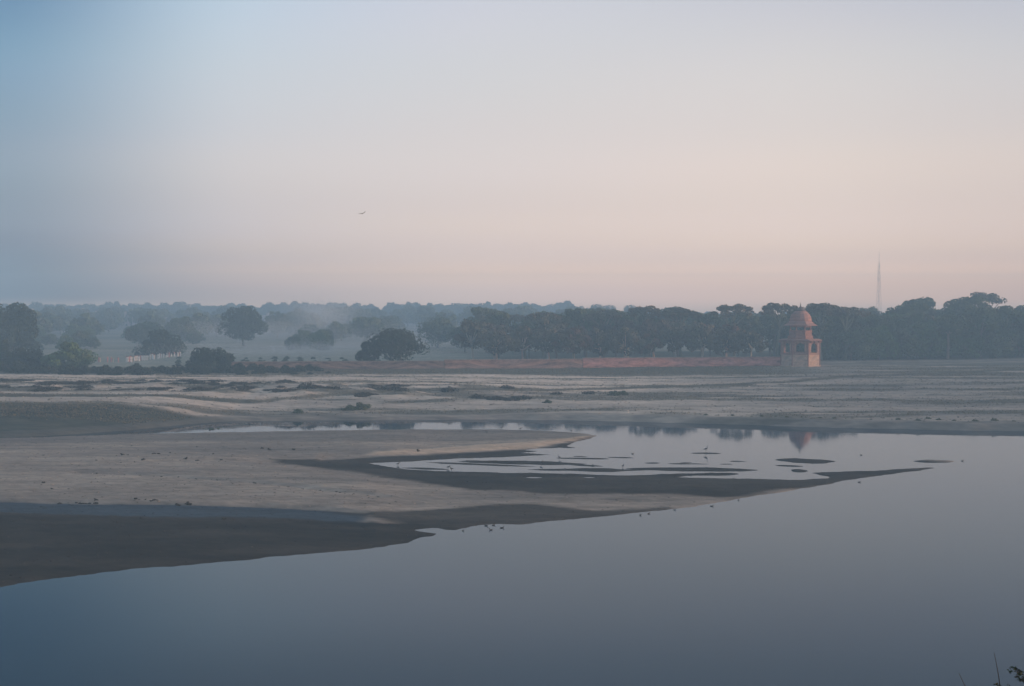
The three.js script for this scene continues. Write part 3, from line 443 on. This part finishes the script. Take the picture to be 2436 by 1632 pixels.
// ---------------------------------------------------------------- scrub on the bank
function shrubShape(h, w, tones, per = 60, size = 0.24, lobes = 12) { const C = new Shape3(), L = []; for (let k = 0; k < lobes; k++) { const a = k * 2.4, f = Math.sqrt((k + .5) / lobes), r = w * rr(.12, .2); L.push({ at: V(f * w * rr(.3, .55) * Math.cos(a), Math.max(0.2 * r, h * (1 - f * f * .75) * rr(.45, 1) - r * .6), f * w * rr(.25, .5) * Math.sin(a)), r: r * rr(.6, 1.1), flat: rr(.5, .9) }); } crownLeaves(C, L, per, size, tones, 0.3); return C.build(); }
function stems(h, w, col = [.12, .10, .08]) { const T = new Shape3(); for (let k = 0; k < 6; k++) { const a = rr(0, 6.28); limb(T, V(0.08 * Math.cos(a), -0.15, 0.08 * Math.sin(a)), V(w * .3 * Math.cos(a), h * .7, w * .3 * Math.sin(a)), 0.05, 0.015, col, 0.08, 3); } return T.build(); }
function plants(name, category, group, variants, spots, height) {
  const first = new Map();
  for (const [x, z, s, sy, label] of spots) {
    const v = Math.floor(rnd() * variants.length), y = height(x, z), turn = rr(0, 6.28);
    if (!first.has(v)) { const o = thing(name, label, category, [x, y, z], turn, group); o.scale.set(s, s * sy, s); part('foliage', variants[v][0], leafMat, o); part('stems', variants[v][1], bark, o); first.set(v, o); }
    else copyOf(first.get(v), [x, y, z], turn, [s, s * sy, s], label, group);
  }
}
const scrub = (n, h, w, tones, per, size) => Array.from({ length: n }, () => [shrubShape(h, w, tones, per, size), stems(h, w)]);
const thicketPlace = (x) => x < -110 ? 'under the large dark tree' : x < -96 ? 'around the bright green bush' : x < -76 ? 'between the two big bushes' : x < -60 ? 'around the flat dark bush' : 'towards the old wall';
{ // thicket in front of the people and the old wall's end
  const spots = []; for (let x = -140; x < -44; x += rr(1.7, 2.8)) { const z = -rr(316, 329); spots.push([x, z, rr(0.8, 1.25) * (x < -112 ? 1.15 : x < -90 ? 0.72 : 0.9), rr(0.8, 1.1), `dense dark shrub in the back row of the thicket ${thicketPlace(x)}`]); }
  for (let x = -140; x < -40; x += rr(2.2, 3.6)) spots.push([x, -rr(306, 316), rr(0.6, 1.0) * sm(-36, -70, x) + 0.25, rr(0.8, 1.1), `dark shrub in the front row of the thicket ${thicketPlace(x)}`]);
  plants('thicket_shrub', 'shrub', 'shrubs of the thicket', scrub(4, 1.9, 4.2, DARK, 70, 0.3), spots, bankHeight);
}
{ // rows of low plants in the misty field behind the old wall
  const spots = []; [350, 358, 368, 380, 396].forEach((d, r) => { for (let x = -0.235 * d; x < -0.075 * d; x += rr(2.4, 4.6)) if (Math.abs(x + 31) > 7 || d > 352) spots.push([x, -d + rr(-1, 1), rr(0.35, 0.7), rr(0.7, 1.1), `low green field plant in the ${['first', 'second', 'third', 'fourth', 'fifth'][r]} row behind the old wall`]); });
  plants('field_plant', 'plant', 'rows of plants in the misty field', scrub(3, 1.5, 3.0, GREEN, 50, 0.26), spots, bankHeight);
}
{ // dry scrub on the dunes
  const DRYB = [[.065, .060, .046], [.050, .050, .038], [.085, .072, .054], [.042, .045, .032]], spots = [];
  const label = 'large ragged dry shrub standing out on the dunes below the lone tree';
  for (let k = 0; k < 44; k++) { const cx = k < 38 ? rr(-104, -30) : rr(-30, 8), cz = -rr(244, mix(283, 266, sm(-70, -20, cx))), n = 3 + Math.floor(rnd() * 5); for (let q = 0; q < n; q++) spots.push([cx + rr(-5, 5), cz + rr(-1.6, 1.6), rr(0.4, 1.35), rr(0.4, 0.8), '']); }
  for (const s of spots) s[4] = `${s[2] > 0.75 ? 'broad' : 'small'} ${s[3] > 0.55 ? 'ragged' : 'flat'} dry shrub on the ${s[1] < -264 ? 'upper' : 'lower'} dunes ${s[0] < -66 ? 'below the thicket' : s[0] < -36 ? 'below the old wall end' : 'below the lone tree'}`;
  for (const [x, z, s] of [[-36.3, -253, 1.7], [-34, -254, 1.5], [-32, -252, 1.1], [-11.5, -254.8, 1.2], [-1, -262, 1.0], [14, -258, 0.9], [8, -256, 0.8], [-6, -246, 1.0]]) spots.push([x, z, s, 1, label]);
  plants('dune_shrub', 'shrub', 'dry shrubs on the dunes', scrub(6, 0.85, 3.0, DRYB, 42, 0.17), spots, bankHeight);
  const low = []; for (const [x, z, s] of [[-44, -206, 1.2], [-46, -209, 1.0], [-42.6, -207.5, 1.1], [-24.5, -232, 1.1], [-26.4, -231, .9], [-34.3, -228, .7], [18.4, -256.3, .9], [20, -257.5, .8], [6, -240, .6]]) low.push([x, z, s, .9, 'dark green waterside shrub on the lower slope of the far bank']);
  plants('waterside_shrub', 'shrub', 'waterside shrubs', scrub(2, 1.3, 2.8, GREEN, 60, 0.22), low, bankHeight);
  const edge = []; for (let x = 30; x < 84; x += rr(1.0, 3)) edge.push([x, zAt(FAR_SHORE, x) - rr(3.6, 7.5), rr(0.22, 0.5) * (0.6 + 0.6 * sm(50, 80, x)), rr(0.6, 1), 'low dark tuft along the cut edge of the far bank']);
  plants('bank_tuft', 'grass tuft', 'tufts along the bank edge', scrub(2, 1.0, 2.4, GREEN, 50, 0.22), edge, bankHeight);
}
{ // tufts and clods on the sandbar
  const spots = TUFTS.map(([x, z]) => [x + rr(-.1, .1), z, rr(0.35, 1.0), rr(0.6, 1.0), z < -150 ? 'small dark tuft on the upper sand of the sandbar' : 'small dark tuft on the edge of the lower sand step']);
  for (let k = 0; k < 26; k++) { const t = k / 25 * (SCOUR.length - 1.001), i = Math.floor(t), f = t - i; spots.push([mix(SCOUR[i][0], SCOUR[i + 1][0], f) + rr(-.5, .5), mix(SCOUR[i][1], SCOUR[i + 1][1], f) + rr(-.3, .3), rr(0.25, 0.6), rr(0.4, 0.8), 'tiny weed tuft in the shallow scour channel across the sandbar']); }
  plants('sand_tuft', 'grass tuft', 'tufts on the sandbar', [0, 1, 2].map(() => [shrubShape(0.34, 0.62, [[.045, .046, .034], [.06, .055, .042]], 36, 0.075, 6), stems(0.3, 0.5)]), spots, islandHeight);
}
{ // dry grass standing on the bank
  const blade = new Shape3(); for (let k = 0; k < 5; k++) { const a = rr(0, 6.28), d = V(Math.cos(a), 0, Math.sin(a)); { const u = V(d.x * .10, .17, d.z * .10), v = V(-d.z * .05, 0, d.x * .05); blade.leaf(V(d.x * .12, .16, d.z * .12), u, v, u.clone().cross(v).normalize(), [1, 1, 1]); }; }
  const pts = []; for (let k = 0; k < 200000 && pts.length < 60000; k++) { const z = -rr(208, 352), x = rr(-0.38, 0.38) * -z, d = bankInland(x, z); if (d > 4 && rnd() < grassShare(x, z, d) ** 1.5) pts.push([x, z]); }
  const g = new THREE.InstancedMesh(blade.build(), rough({ side: THREE.DoubleSide }), pts.length), m = new THREE.Matrix4(), q = new THREE.Quaternion(), c = new THREE.Color();
  pts.forEach(([x, z], k) => { const s = rr(0.3, 0.75); q.setFromAxisAngle(V(0, 1, 0), rr(0, 6.28)); m.compose(V(x, bankHeight(x, z), z), q, V(s, s * rr(.5, 1.0), s)); g.setMatrixAt(k, m); const t = rnd(); g.setColorAt(k, c.setRGB(mix(.14, .26, t), mix(.13, .225, t), mix(.09, .16, t))); });
  g.name = 'dry_grass'; g.userData = { kind: 'stuff', label: 'thin dry grass growing in streaks over the far bank', category: 'grass' }; scene.add(shadows(g));
}

{ // clods, shell grit and washed up bits lying on the sand
  const clod = new THREE.OctahedronGeometry(0.5, 0), m = new THREE.Matrix4(), q = new THREE.Quaternion(), col = new THREE.Color();
  const lay = (name, label, n, pick, lo, hi) => { const g = new THREE.InstancedMesh(clod, new THREE.MeshStandardMaterial({ roughness: 1 }), n); for (let k = 0; k < n; k++) { const [x, y, z, c] = pick(), s = lo + (hi - lo) * rnd() ** 3; q.setFromAxisAngle(V(0, 1, 0), rr(0, 6.28)); m.compose(V(x, y + s * 0.1, z), q, V(s * rr(1, 2), s * rr(.35, .7), s)); g.setMatrixAt(k, m); g.setColorAt(k, col.setRGB(...c)); } g.name = name; g.userData = { kind: 'stuff', label, category: 'debris' }; scene.add(shadows(g)); };
  lay('sand_clods', 'small clods and washed up bits scattered over the sandbar', 16000, () => { for (;;) { const z = -rr(88, 204), x = rr(-66, 46), h = islandHeight(x, z); if (h > 0.07) { const f = rr(.35, 1.5), c = islandColour(x, z); return [x, h, z, c.map((v) => v * f)]; } } }, .03, .2);
  lay('bank_clods', 'rough clods and dry bits scattered over the far bank', 16000, () => { for (;;) { const z = -rr(206, 312), x = rr(-.38, .38) * -z; if (bankInland(x, z) > 3) { const f = rr(.35, 1.4), c = bankColour(x, z); return [x, bankHeight(x, z), z, c.map((v) => v * f)]; } } }, .06, .42);
}
// ---------------------------------------------------------------- people on the bank
const skinMat = rough({ roughness: 0.9 });
function personShape(top, lower, hair, arm) {                               // one continuous figure 1.62 m tall
  const s = new Shape3(), skin = [.16, .095, .06];
  const rows = [[0, .17, .13], [.06, .19, .14], [.35, .2, .15], [.7, .19, .14], [.92, .17, .12], [1.08, .15, .11], [1.22, .19, .12], [1.33, .2, .11], [1.385, .1, .08], [1.42, .055, .055], [1.45, .06, .065], [1.5, .078, .09], [1.55, .082, .1], [1.6, .065, .08], [1.635, .02, .03]];
  s.tube(rows.map((r, k) => V(0.01 * Math.sin(k), r[0], 0)), rows.map((r) => [r[1], r[2]]), 12, (t) => { const y = rows[Math.round(t * (rows.length - 1))][0]; return y < .95 ? lower : y < 1.4 ? top : y < 1.53 ? skin : hair; });
  for (const e of [-1, 1]) { const sh = V(e * .19, 1.31, 0), el = V(e * (.25 + .05 * arm), 1.05, .03), ha = V(e * (.22 - .1 * arm), .82 + .2 * arm, .12 + .1 * arm); s.tube([sh, el, ha], [.058, .045, .032], 8, top); s.tube([ha, ha.clone().add(V(0, -.09, .02)), ha.clone().add(V(-e * .01, -.16, .04))], [.03, .042, .02], 6, skin); s.tube([V(e * .08, .05, .02), V(e * .09, .0, .1), V(e * .1, -.005, .19)], [.045, .05, .03], 6, skin); }
  return s.build();
}
{
  const WHITE = [.80, .76, .72], PINK = [.68, .30, .28], RED = [.42, .12, .10], CREAM = [.56, .46, .36], SLATE = [.10, .10, .14], hair = [.02, .018, .016];
  const looks = [['white clothes', WHITE, WHITE, hair, 0], ['a pink top over white', PINK, WHITE, hair, .5], ['a red head cloth and white clothes', WHITE, WHITE, RED, 0], ['cream clothes', CREAM, CREAM, hair, 1], ['a pink wrap and pink head cloth', PINK, PINK, PINK, .3], ['a dark top over white', SLATE, WHITE, hair, .6]].map(([w, ...a]) => [w, personShape(...a)]);
  const spots = [];
  for (const [x, z, n, sx, sz] of [[-101, -374, 6, 1.0, 1.2], [-100.6, -380, 13, 1.5, 2], [-100.2, -386, 14, 1.6, 2.5], [-99.8, -394, 11, 1.4, 3], [-99.6, -402, 6, 1.2, 3], [-99.2, -410, 5, 1.2, 3], [-97.6, -416, 4, 1.0, 3]]) for (let k = 0; k < n; k++) spots.push([x + rr(-sx, sx), z + rr(-sz, sz), 'in the crowd on the far bank']);
  for (let k = 0; k < 7; k++) spots.push([-109.5 + k * 0.95 + rr(-.7, .7), -372 - rr(0, 2), 'standing apart under the bushes']);
  const first = new Map();
  spots.forEach(([x, z, where], k) => {
    const l = rnd() < .42 ? 0 : Math.floor(rnd() * looks.length), y = bankHeight(x, z) + 0.02, label = `person in ${looks[l][0]} ${where}`;
    if (!first.has(l)) { const p = new THREE.Mesh(looks[l][1], skinMat); p.name = numbered('person'); p.position.set(x, y, z); p.rotation.y = rr(0, 6.28); tag(p, label, 'person', 'people on the far bank'); scene.add(shadows(p)); first.set(l, p); }
    else copyOf(first.get(l), [x, y, z], rr(0, 6.28), rr(0.86, 1.02), label, 'people on the far bank');
  });
}
// ---------------------------------------------------------------- birds
const featherMat = rough({ roughness: 0.9 });
function birdShape(kind) {
  const s = new Shape3();
  if (kind === 'heron') {
    const c = (t) => t > .9 ? [.18, .13, .06] : t > .5 ? [.16, .16, .17] : [.09, .095, .11];
    s.tube([V(0, .36, -.34), V(0, .40, -.24), V(0, .46, -.10), V(0, .50, .04), V(0, .55, .13), V(0, .66, .15), V(0, .76, .11), V(0, .84, .12), V(0, .875, .17), V(0, .87, .22), V(0, .855, .34)], [.008, .035, .085, .09, .06, .028, .022, .024, .032, .02, .003], 10, c);
    for (const e of [-1, 1]) { s.tube([V(e * .05, .46, 0), V(e * .045, .22, -.03), V(e * .045, 0, .0)], [.022, .011, .01], 6, [.10, .09, .06]); s.tube([V(e * .045, .012, -.05), V(e * .045, .012, .09)], [.006, .006], 5, [.10, .09, .06]); s.tube([V(e * .075, .5, .06), V(e * .09, .46, -.1), V(e * .05, .36, -.36)], [.02, .05, .01], 7, [.06, .065, .08]); }
  } else if (kind === 'wader') {
    const c = (t) => t > .92 ? [.06, .04, .03] : t > .45 ? [.12, .11, .10] : [.07, .065, .06];
    s.tube([V(0, .17, -.2), V(0, .19, -.12), V(0, .21, -.02), V(0, .23, .07), V(0, .28, .11), V(0, .33, .12), V(0, .345, .15), V(0, .335, .18), V(0, .32, .25)], [.006, .03, .062, .055, .03, .026, .03, .014, .003], 9, c);
    for (const e of [-1, 1]) { s.tube([V(e * .025, .18, .0), V(e * .025, .09, -.015), V(e * .025, 0, .0)], [.012, .008, .007], 5, [.10, .07, .04]); s.tube([V(e * .025, .008, -.02), V(e * .025, .008, .05)], [.005, .004], 5, [.10, .07, .04]); s.tube([V(e * .045, .23, .05), V(e * .055, .21, -.04), V(e * .025, .18, -.2)], [.012, .032, .006], 6, [.05, .048, .045]); }
  } else if (kind === 'duck') {
    s.tube([V(0, .12, -.28), V(0, .09, -.2), V(0, .07, -.06), V(0, .075, .1), V(0, .11, .17), V(0, .19, .19), V(0, .25, .2), V(0, .255, .25), V(0, .235, .29), V(0, .225, .34)], [.01, .06, .1, .085, .05, .032, .042, .04, .02, .012], 10, (t) => t > .88 ? [.14, .10, .04] : t > .5 ? [.05, .045, .04] : [.09, .075, .06]);
    for (const e of [-1, 1]) s.tube([V(e * .07, .11, .08), V(e * .095, .11, -.06), V(e * .04, .12, -.26)], [.02, .045, .008], 6, [.06, .052, .045]);
  } else {                                            // a bird gliding with raised wings and fanned tail
    const c = [.055, .045, .038];
    s.tube([V(0, .0, .36), V(0, .01, .28), V(0, .03, .2), V(0, .02, .06), V(0, 0, -.14), V(0, .0, -.26)], [.006, .04, .055, .085, .06, .03], 10, c);
    s.tube([V(0, 0, -.22), V(0, 0, -.36), V(0, 0.01, -.5)], [[.04, .015], [.1, .012], [.15, .008]], 10, c);
    for (const e of [-1, 1]) s.tube([V(e * .05, .03, .08), V(e * .26, .1, .12), V(e * .5, .19, .08), V(e * .7, .26, -.02), V(e * .86, .30, -.14)], [[.13, .02], [.15, .018], [.13, .014], [.10, .01], [.03, .005]], 10, c);
  }
  return s.build();
}
function bird(name, category, shape, label, [x, y, z], turn, group, scale = 1, pitch = 0) { if (name === 'duck') scale *= 0.62; const m = new THREE.Mesh(shape, featherMat); m.name = numbered(name); m.position.set(x, y, z); m.rotation.set(pitch, turn, 0, 'YXZ'); m.scale.setScalar(scale); tag(m, label, category, group); scene.add(shadows(m)); return m; }
{
  const heron = birdShape('heron'), wader = birdShape('wader'), duck = birdShape('duck'), kite = birdShape('kite');
  bird('gliding_bird', 'bird', kite, 'small dark bird gliding in the open sky with raised wings', [-6.3, 21.85, -60], 0.4, undefined, 0.18, 0.3).rotation.z = 0.3;
  const land = (x, z) => Math.max(islandHeight(x, z), -0.06);
  bird('heron', 'bird', heron, 'grey heron standing on the thin shoal in the middle of the pool', [23.6, land(23.6, -172.5), -172.5], 1.2, undefined, 1.0);
  bird('heron', 'bird', heron, 'grey heron wading beside the thin shoals near the sandbar point', [5.5, land(5.5, -165.5), -165.5], -1.4, undefined, 0.75);
  for (const [x, z, t] of [[3.3, -160.2, 1], [-12.8, -159.4, 2.2], [-7, -155.9, 1.4], [-6.6, -154.7, -1.2], [12.3, -157.2, .5]]) bird('wading_bird', 'bird', wader, 'small dark wading bird on the mud beside the pool', [x, land(x, z), z], t, 'wading birds by the pool', 1.25);
  for (const [x, z, t] of [[-1.5, -204.9, 1], [1.2, -204.6, 2], [5.6, -203.0, .4], [8.4, -200.6, 2.6]]) bird('wading_bird', 'bird', wader, 'small dark wading bird at the narrow channel behind the sandbar', [x, land(x, z), z], t, 'wading birds by the channel', 1.3);
  for (const [x, z, t, s] of [[-2.1, -115.6, 1.2, 1], [-1.5, -115.9, 2, .9], [-1.7, -113.4, -1, 1], [-.8, -114.5, 1.7, 1], [-3.9, -113.0, .6, .8]]) bird('duck', 'bird', duck, 'dark duck swimming off the small inlet of the sandbar', [x, -0.02, z], t, 'ducks by the inlet', s);
  for (const [x, z, t, s] of [[11, -121.4, .3, .95], [11.8, -122.3, 2.2, .9], [17.9, -126.9, 1.4, .9], [20.9, -130.8, .2, .85], [14.3, -124.6, 1.8, .8], [35.3, -144.1, 1, .9], [43.6, -155.2, 2, .8]]) bird('duck', 'bird', duck, 'dark duck swimming close along the edge of the sand spit', [x, -0.02, z], t, 'ducks along the spit', s);
  for (const [x, z, t, s] of [[14.6, -171.7, 1.5, 1], [52, -163.8, .7, 1], [41.9, -170.2, -1.5, .9]]) bird('duck', 'bird', duck, 'dark duck floating alone on the open pool', [x, -0.02, z], t, 'ducks on the pool', s);
}
// ---------------------------------------------------------------- far town, mast
{
  const plaster = [[.46, .40, .37], [.42, .33, .28], [.50, .46, .44], [.38, .29, .25]].map((c) => new THREE.MeshStandardMaterial({ color: new THREE.Color(...c), roughness: 0.95 })), glassMat = new THREE.MeshStandardMaterial({ color: new THREE.Color(.05, .055, .06), roughness: 0.4 });
  const spots = [[-462, -1310, 9, 14], [-450, -1330, 7, 15], [-446, -1300, 6, 12], [-430, -1420, 8, 15], [-421, -1400, 7, 13], [-400, -1380, 6, 12], [-392, -1300, 9, 14], [-384, -1310, 6, 13], [-379, -1290, 7, 11], [-350, -1300, 7, 14.5], [-338, -1320, 8, 13], [-318, -1210, 6, 10], [-312, -1215, 5, 11], [-306, -1220, 6, 10.5], [-300, -1210, 5, 9.5], [-296, -1205, 5, 10], [-235, -1300, 7, 12], [-226, -1310, 6, 11], [-200, -1240, 9, 10], [-178, -1280, 6, 11], [-470, -1200, 8, 12], [-412, -1240, 7, 11]];
  for (let [x, z, w, h] of spots) {
    w *= .8; h = (h - 4) * .72 + 3; const o = thing('town_house', 'pale flat roofed house of the far town above the trees', 'house', [x * .72, 2.6, z * .72], rr(-.5, .5), 'houses of the far town'), d = w * rr(.8, 1.2), m = plaster[Math.floor(rnd() * 4)];
    part('wall', new THREE.BoxGeometry(w, h, d).translate(0, h / 2, 0), m, o); part('parapet', mergeGeometries([new THREE.BoxGeometry(w + .3, .7, .25).translate(0, h + .35, d / 2), new THREE.BoxGeometry(w + .3, .7, .25).translate(0, h + .35, -d / 2), new THREE.BoxGeometry(.25, .7, d).translate(w / 2, h + .35, 0), new THREE.BoxGeometry(.25, .7, d).translate(-w / 2, h + .35, 0)]), m, o);
    part('stair_house', new THREE.BoxGeometry(w * .35, 2.2, d * .4).translate(w * .2, h + 1.1, 0), m, o);
    for (let y = 1.6; y < h - 1.5; y += 3.1) for (const sx of [-.26, .26]) part('window', new THREE.BoxGeometry(w * .2, 1.4, .1).translate(sx * w, y + .7, d / 2 + .03), glassMat, o);
  }
  const steel = new THREE.MeshStandardMaterial({ color: new THREE.Color(.10, .10, .11), roughness: 0.7 }), mast = thing('lattice_mast', 'tall thin lattice mast rising faintly from the mist past the tower', 'mast', [190.8, 2.9, -740], 0.4);
  const H = 43, half = (y) => mix(1.3, 0.3, Math.min(1, y / 36)), corner = (k, y) => V((k & 1 ? 1 : -1) * half(y), y, (k & 2 ? 1 : -1) * half(y)), tube = (a, b, r) => new Shape3().tube([a, b], [r, r], 6, [1, 1, 1]).build();
  for (let k = 0; k < 4; k++) part('leg', tube(corner(k, 0), corner(k, 37), 0.035), steel, mast);
  for (let y = 0; y < 36; y += 3) for (const [a, b] of [[0, 1], [1, 3], [3, 2], [2, 0]]) { part('brace', tube(corner(a, y), corner(b, y + 3), 0.016), steel, mast); part('brace', tube(corner(b, y), corner(a, y + 3), 0.016), steel, mast); }
  part('antenna', tube(V(0, 36, 0), V(0, H, 0), 0.05), steel, mast);
  for (const y of [28, 33, 37]) part('platform', new THREE.CylinderGeometry(0.45, 0.45, 0.1, 10).translate(0, y, 0), steel, mast);
}
// ---------------------------------------------------------------- tree on the near bank whose topmost twigs reach into view
{
  const o = thing('near_tree', 'dark feathery twigs of a tree on the near bank', 'tree', [9.4, 1.0, -20], 0), T = new Shape3(), C = new Shape3(), bc = [.05, .042, .034];
  const fork = V(.2, 6.2, 0); limb(T, V(0, -.5, 0), fork, .26, .17, bc, .04, 6);
  const tips = [];
  for (let k = 0; k < 11; k++) { const a = k * 2.4, e = V(Math.cos(a) * rr(1.1, 2.0), rr(8.6, 10.9), Math.sin(a) * rr(.8, 1.8)); limb(T, fork, e, .1, .035, bc, .08, 5); tips.push(e); }
  tips.push(V(-1.25, 10.95, 0.1), V(-.9, 11.2, .2)); limb(T, fork, tips[11], .09, .03, bc, .06, 5); limb(T, fork, tips[12], .09, .03, bc, .06, 5);
  for (const e of tips) for (let q = 0; q < 6; q++) {
    const b = e.clone().add(V(rr(-1.15, .9), rr(.0, .85), rr(-.7, .7))); if (b.x < -2.15) b.x = -2.15; limb(T, e, b, .028, .006, bc, .08, 4);
    for (let k = 0; k < 46; k++) { const t = rr(.25, 1.02), at = e.clone().lerp(b, t).add(V(rr(-.09, .09), rr(-.06, .07), rr(-.09, .09))), n = dirOnBall(), u = n.clone().cross(V(.2, 1, .1)).normalize(), v = n.clone().cross(u), z = rr(.025, .06); C.leaf(at, u.multiplyScalar(z), v.multiplyScalar(z * .45), n, [.028, .036, .018].map((c) => c * rr(.7, 1.3))); }
  }
  for (const [x0, y0, x1, y1] of [[-2.8, 11.3, -3.12, 11.83], [-2.5, 11.4, -2.63, 12.12]]) { limb(T, tips[11], V(x0, y0, .1), .03, .012, bc, .05, 4); limb(T, V(x0, y0, .1), V(x1, y1, .15), .010, .003, bc, .05, 4); }
  for (const [x, y] of [[-1.95, 12.02], [-2.1, 11.98], [-2.32, 11.86], [-2.58, 11.66], [-2.2, 11.74], [-2.42, 11.6], [-1.9, 11.8]]) {
    const e = V(-1.5, 11.25, .1), b = V(x, y, rr(-.15, .3)); limb(T, e, b, .02, .005, bc, .05, 5);
    for (let k = 0; k < 90; k++) { const t = rr(.45, 1.02), at = e.clone().lerp(b, t).add(V(rr(-.07, .07), rr(-.045, .05), rr(-.07, .07))), n = dirOnBall(), u = n.clone().cross(V(.2, 1, .1)).normalize(), v = n.clone().cross(u), z = rr(.02, .045); C.leaf(at, u.multiplyScalar(z), v.multiplyScalar(z * .45), n, [.028, .036, .018].map((q) => q * rr(.7, 1.3))); }
  }
  part('trunk', T.build(), bark, o); part('crown', C.build(), leafMat, o);
}
// ---------------------------------------------------------------- drifting smoke low over the plain
{
  const flake = new Shape3(); flake.leaf(V(0, 0, 0), V(.5, 0, 0), V(0, .5, 0), V(0, 0, 1), [1, 1, 1]);
  const puffs = SMOKE, total = puffs.reduce((n, p) => n + p[6], 0);
  const g = new THREE.InstancedMesh(flake.build(), rough({ color: new THREE.Color(.82, .86, .90), side: THREE.DoubleSide }), total), m = new THREE.Matrix4(), q = new THREE.Quaternion(), gauss = () => rnd() + rnd() + rnd() + rnd() - 2;
  let k = 0;
  for (const [x, y, z, rx, ry, rz, n] of puffs) for (let a = 0; a < n; a++, k++) {
    const px = x + gauss() * rx, pz = z + gauss() * rz, py = y + ry * 1.2 * (fbm(px * .02, pz * .02, 3, 55)) + gauss() * ry;
    q.setFromUnitVectors(V(0, 0, 1), dirOnBall()); const s = rr(.035, .08); m.compose(V(px, Math.max(3.1, py), pz), q, V(s, s, s)); g.setMatrixAt(k, m);
  }
  g.name = 'drifting_smoke'; g.userData = { kind: 'stuff', label: 'pale smoke drifting low between the misty trees', category: 'smoke' }; scene.add(shadows(g));
}
renderer.render(scene, camera);
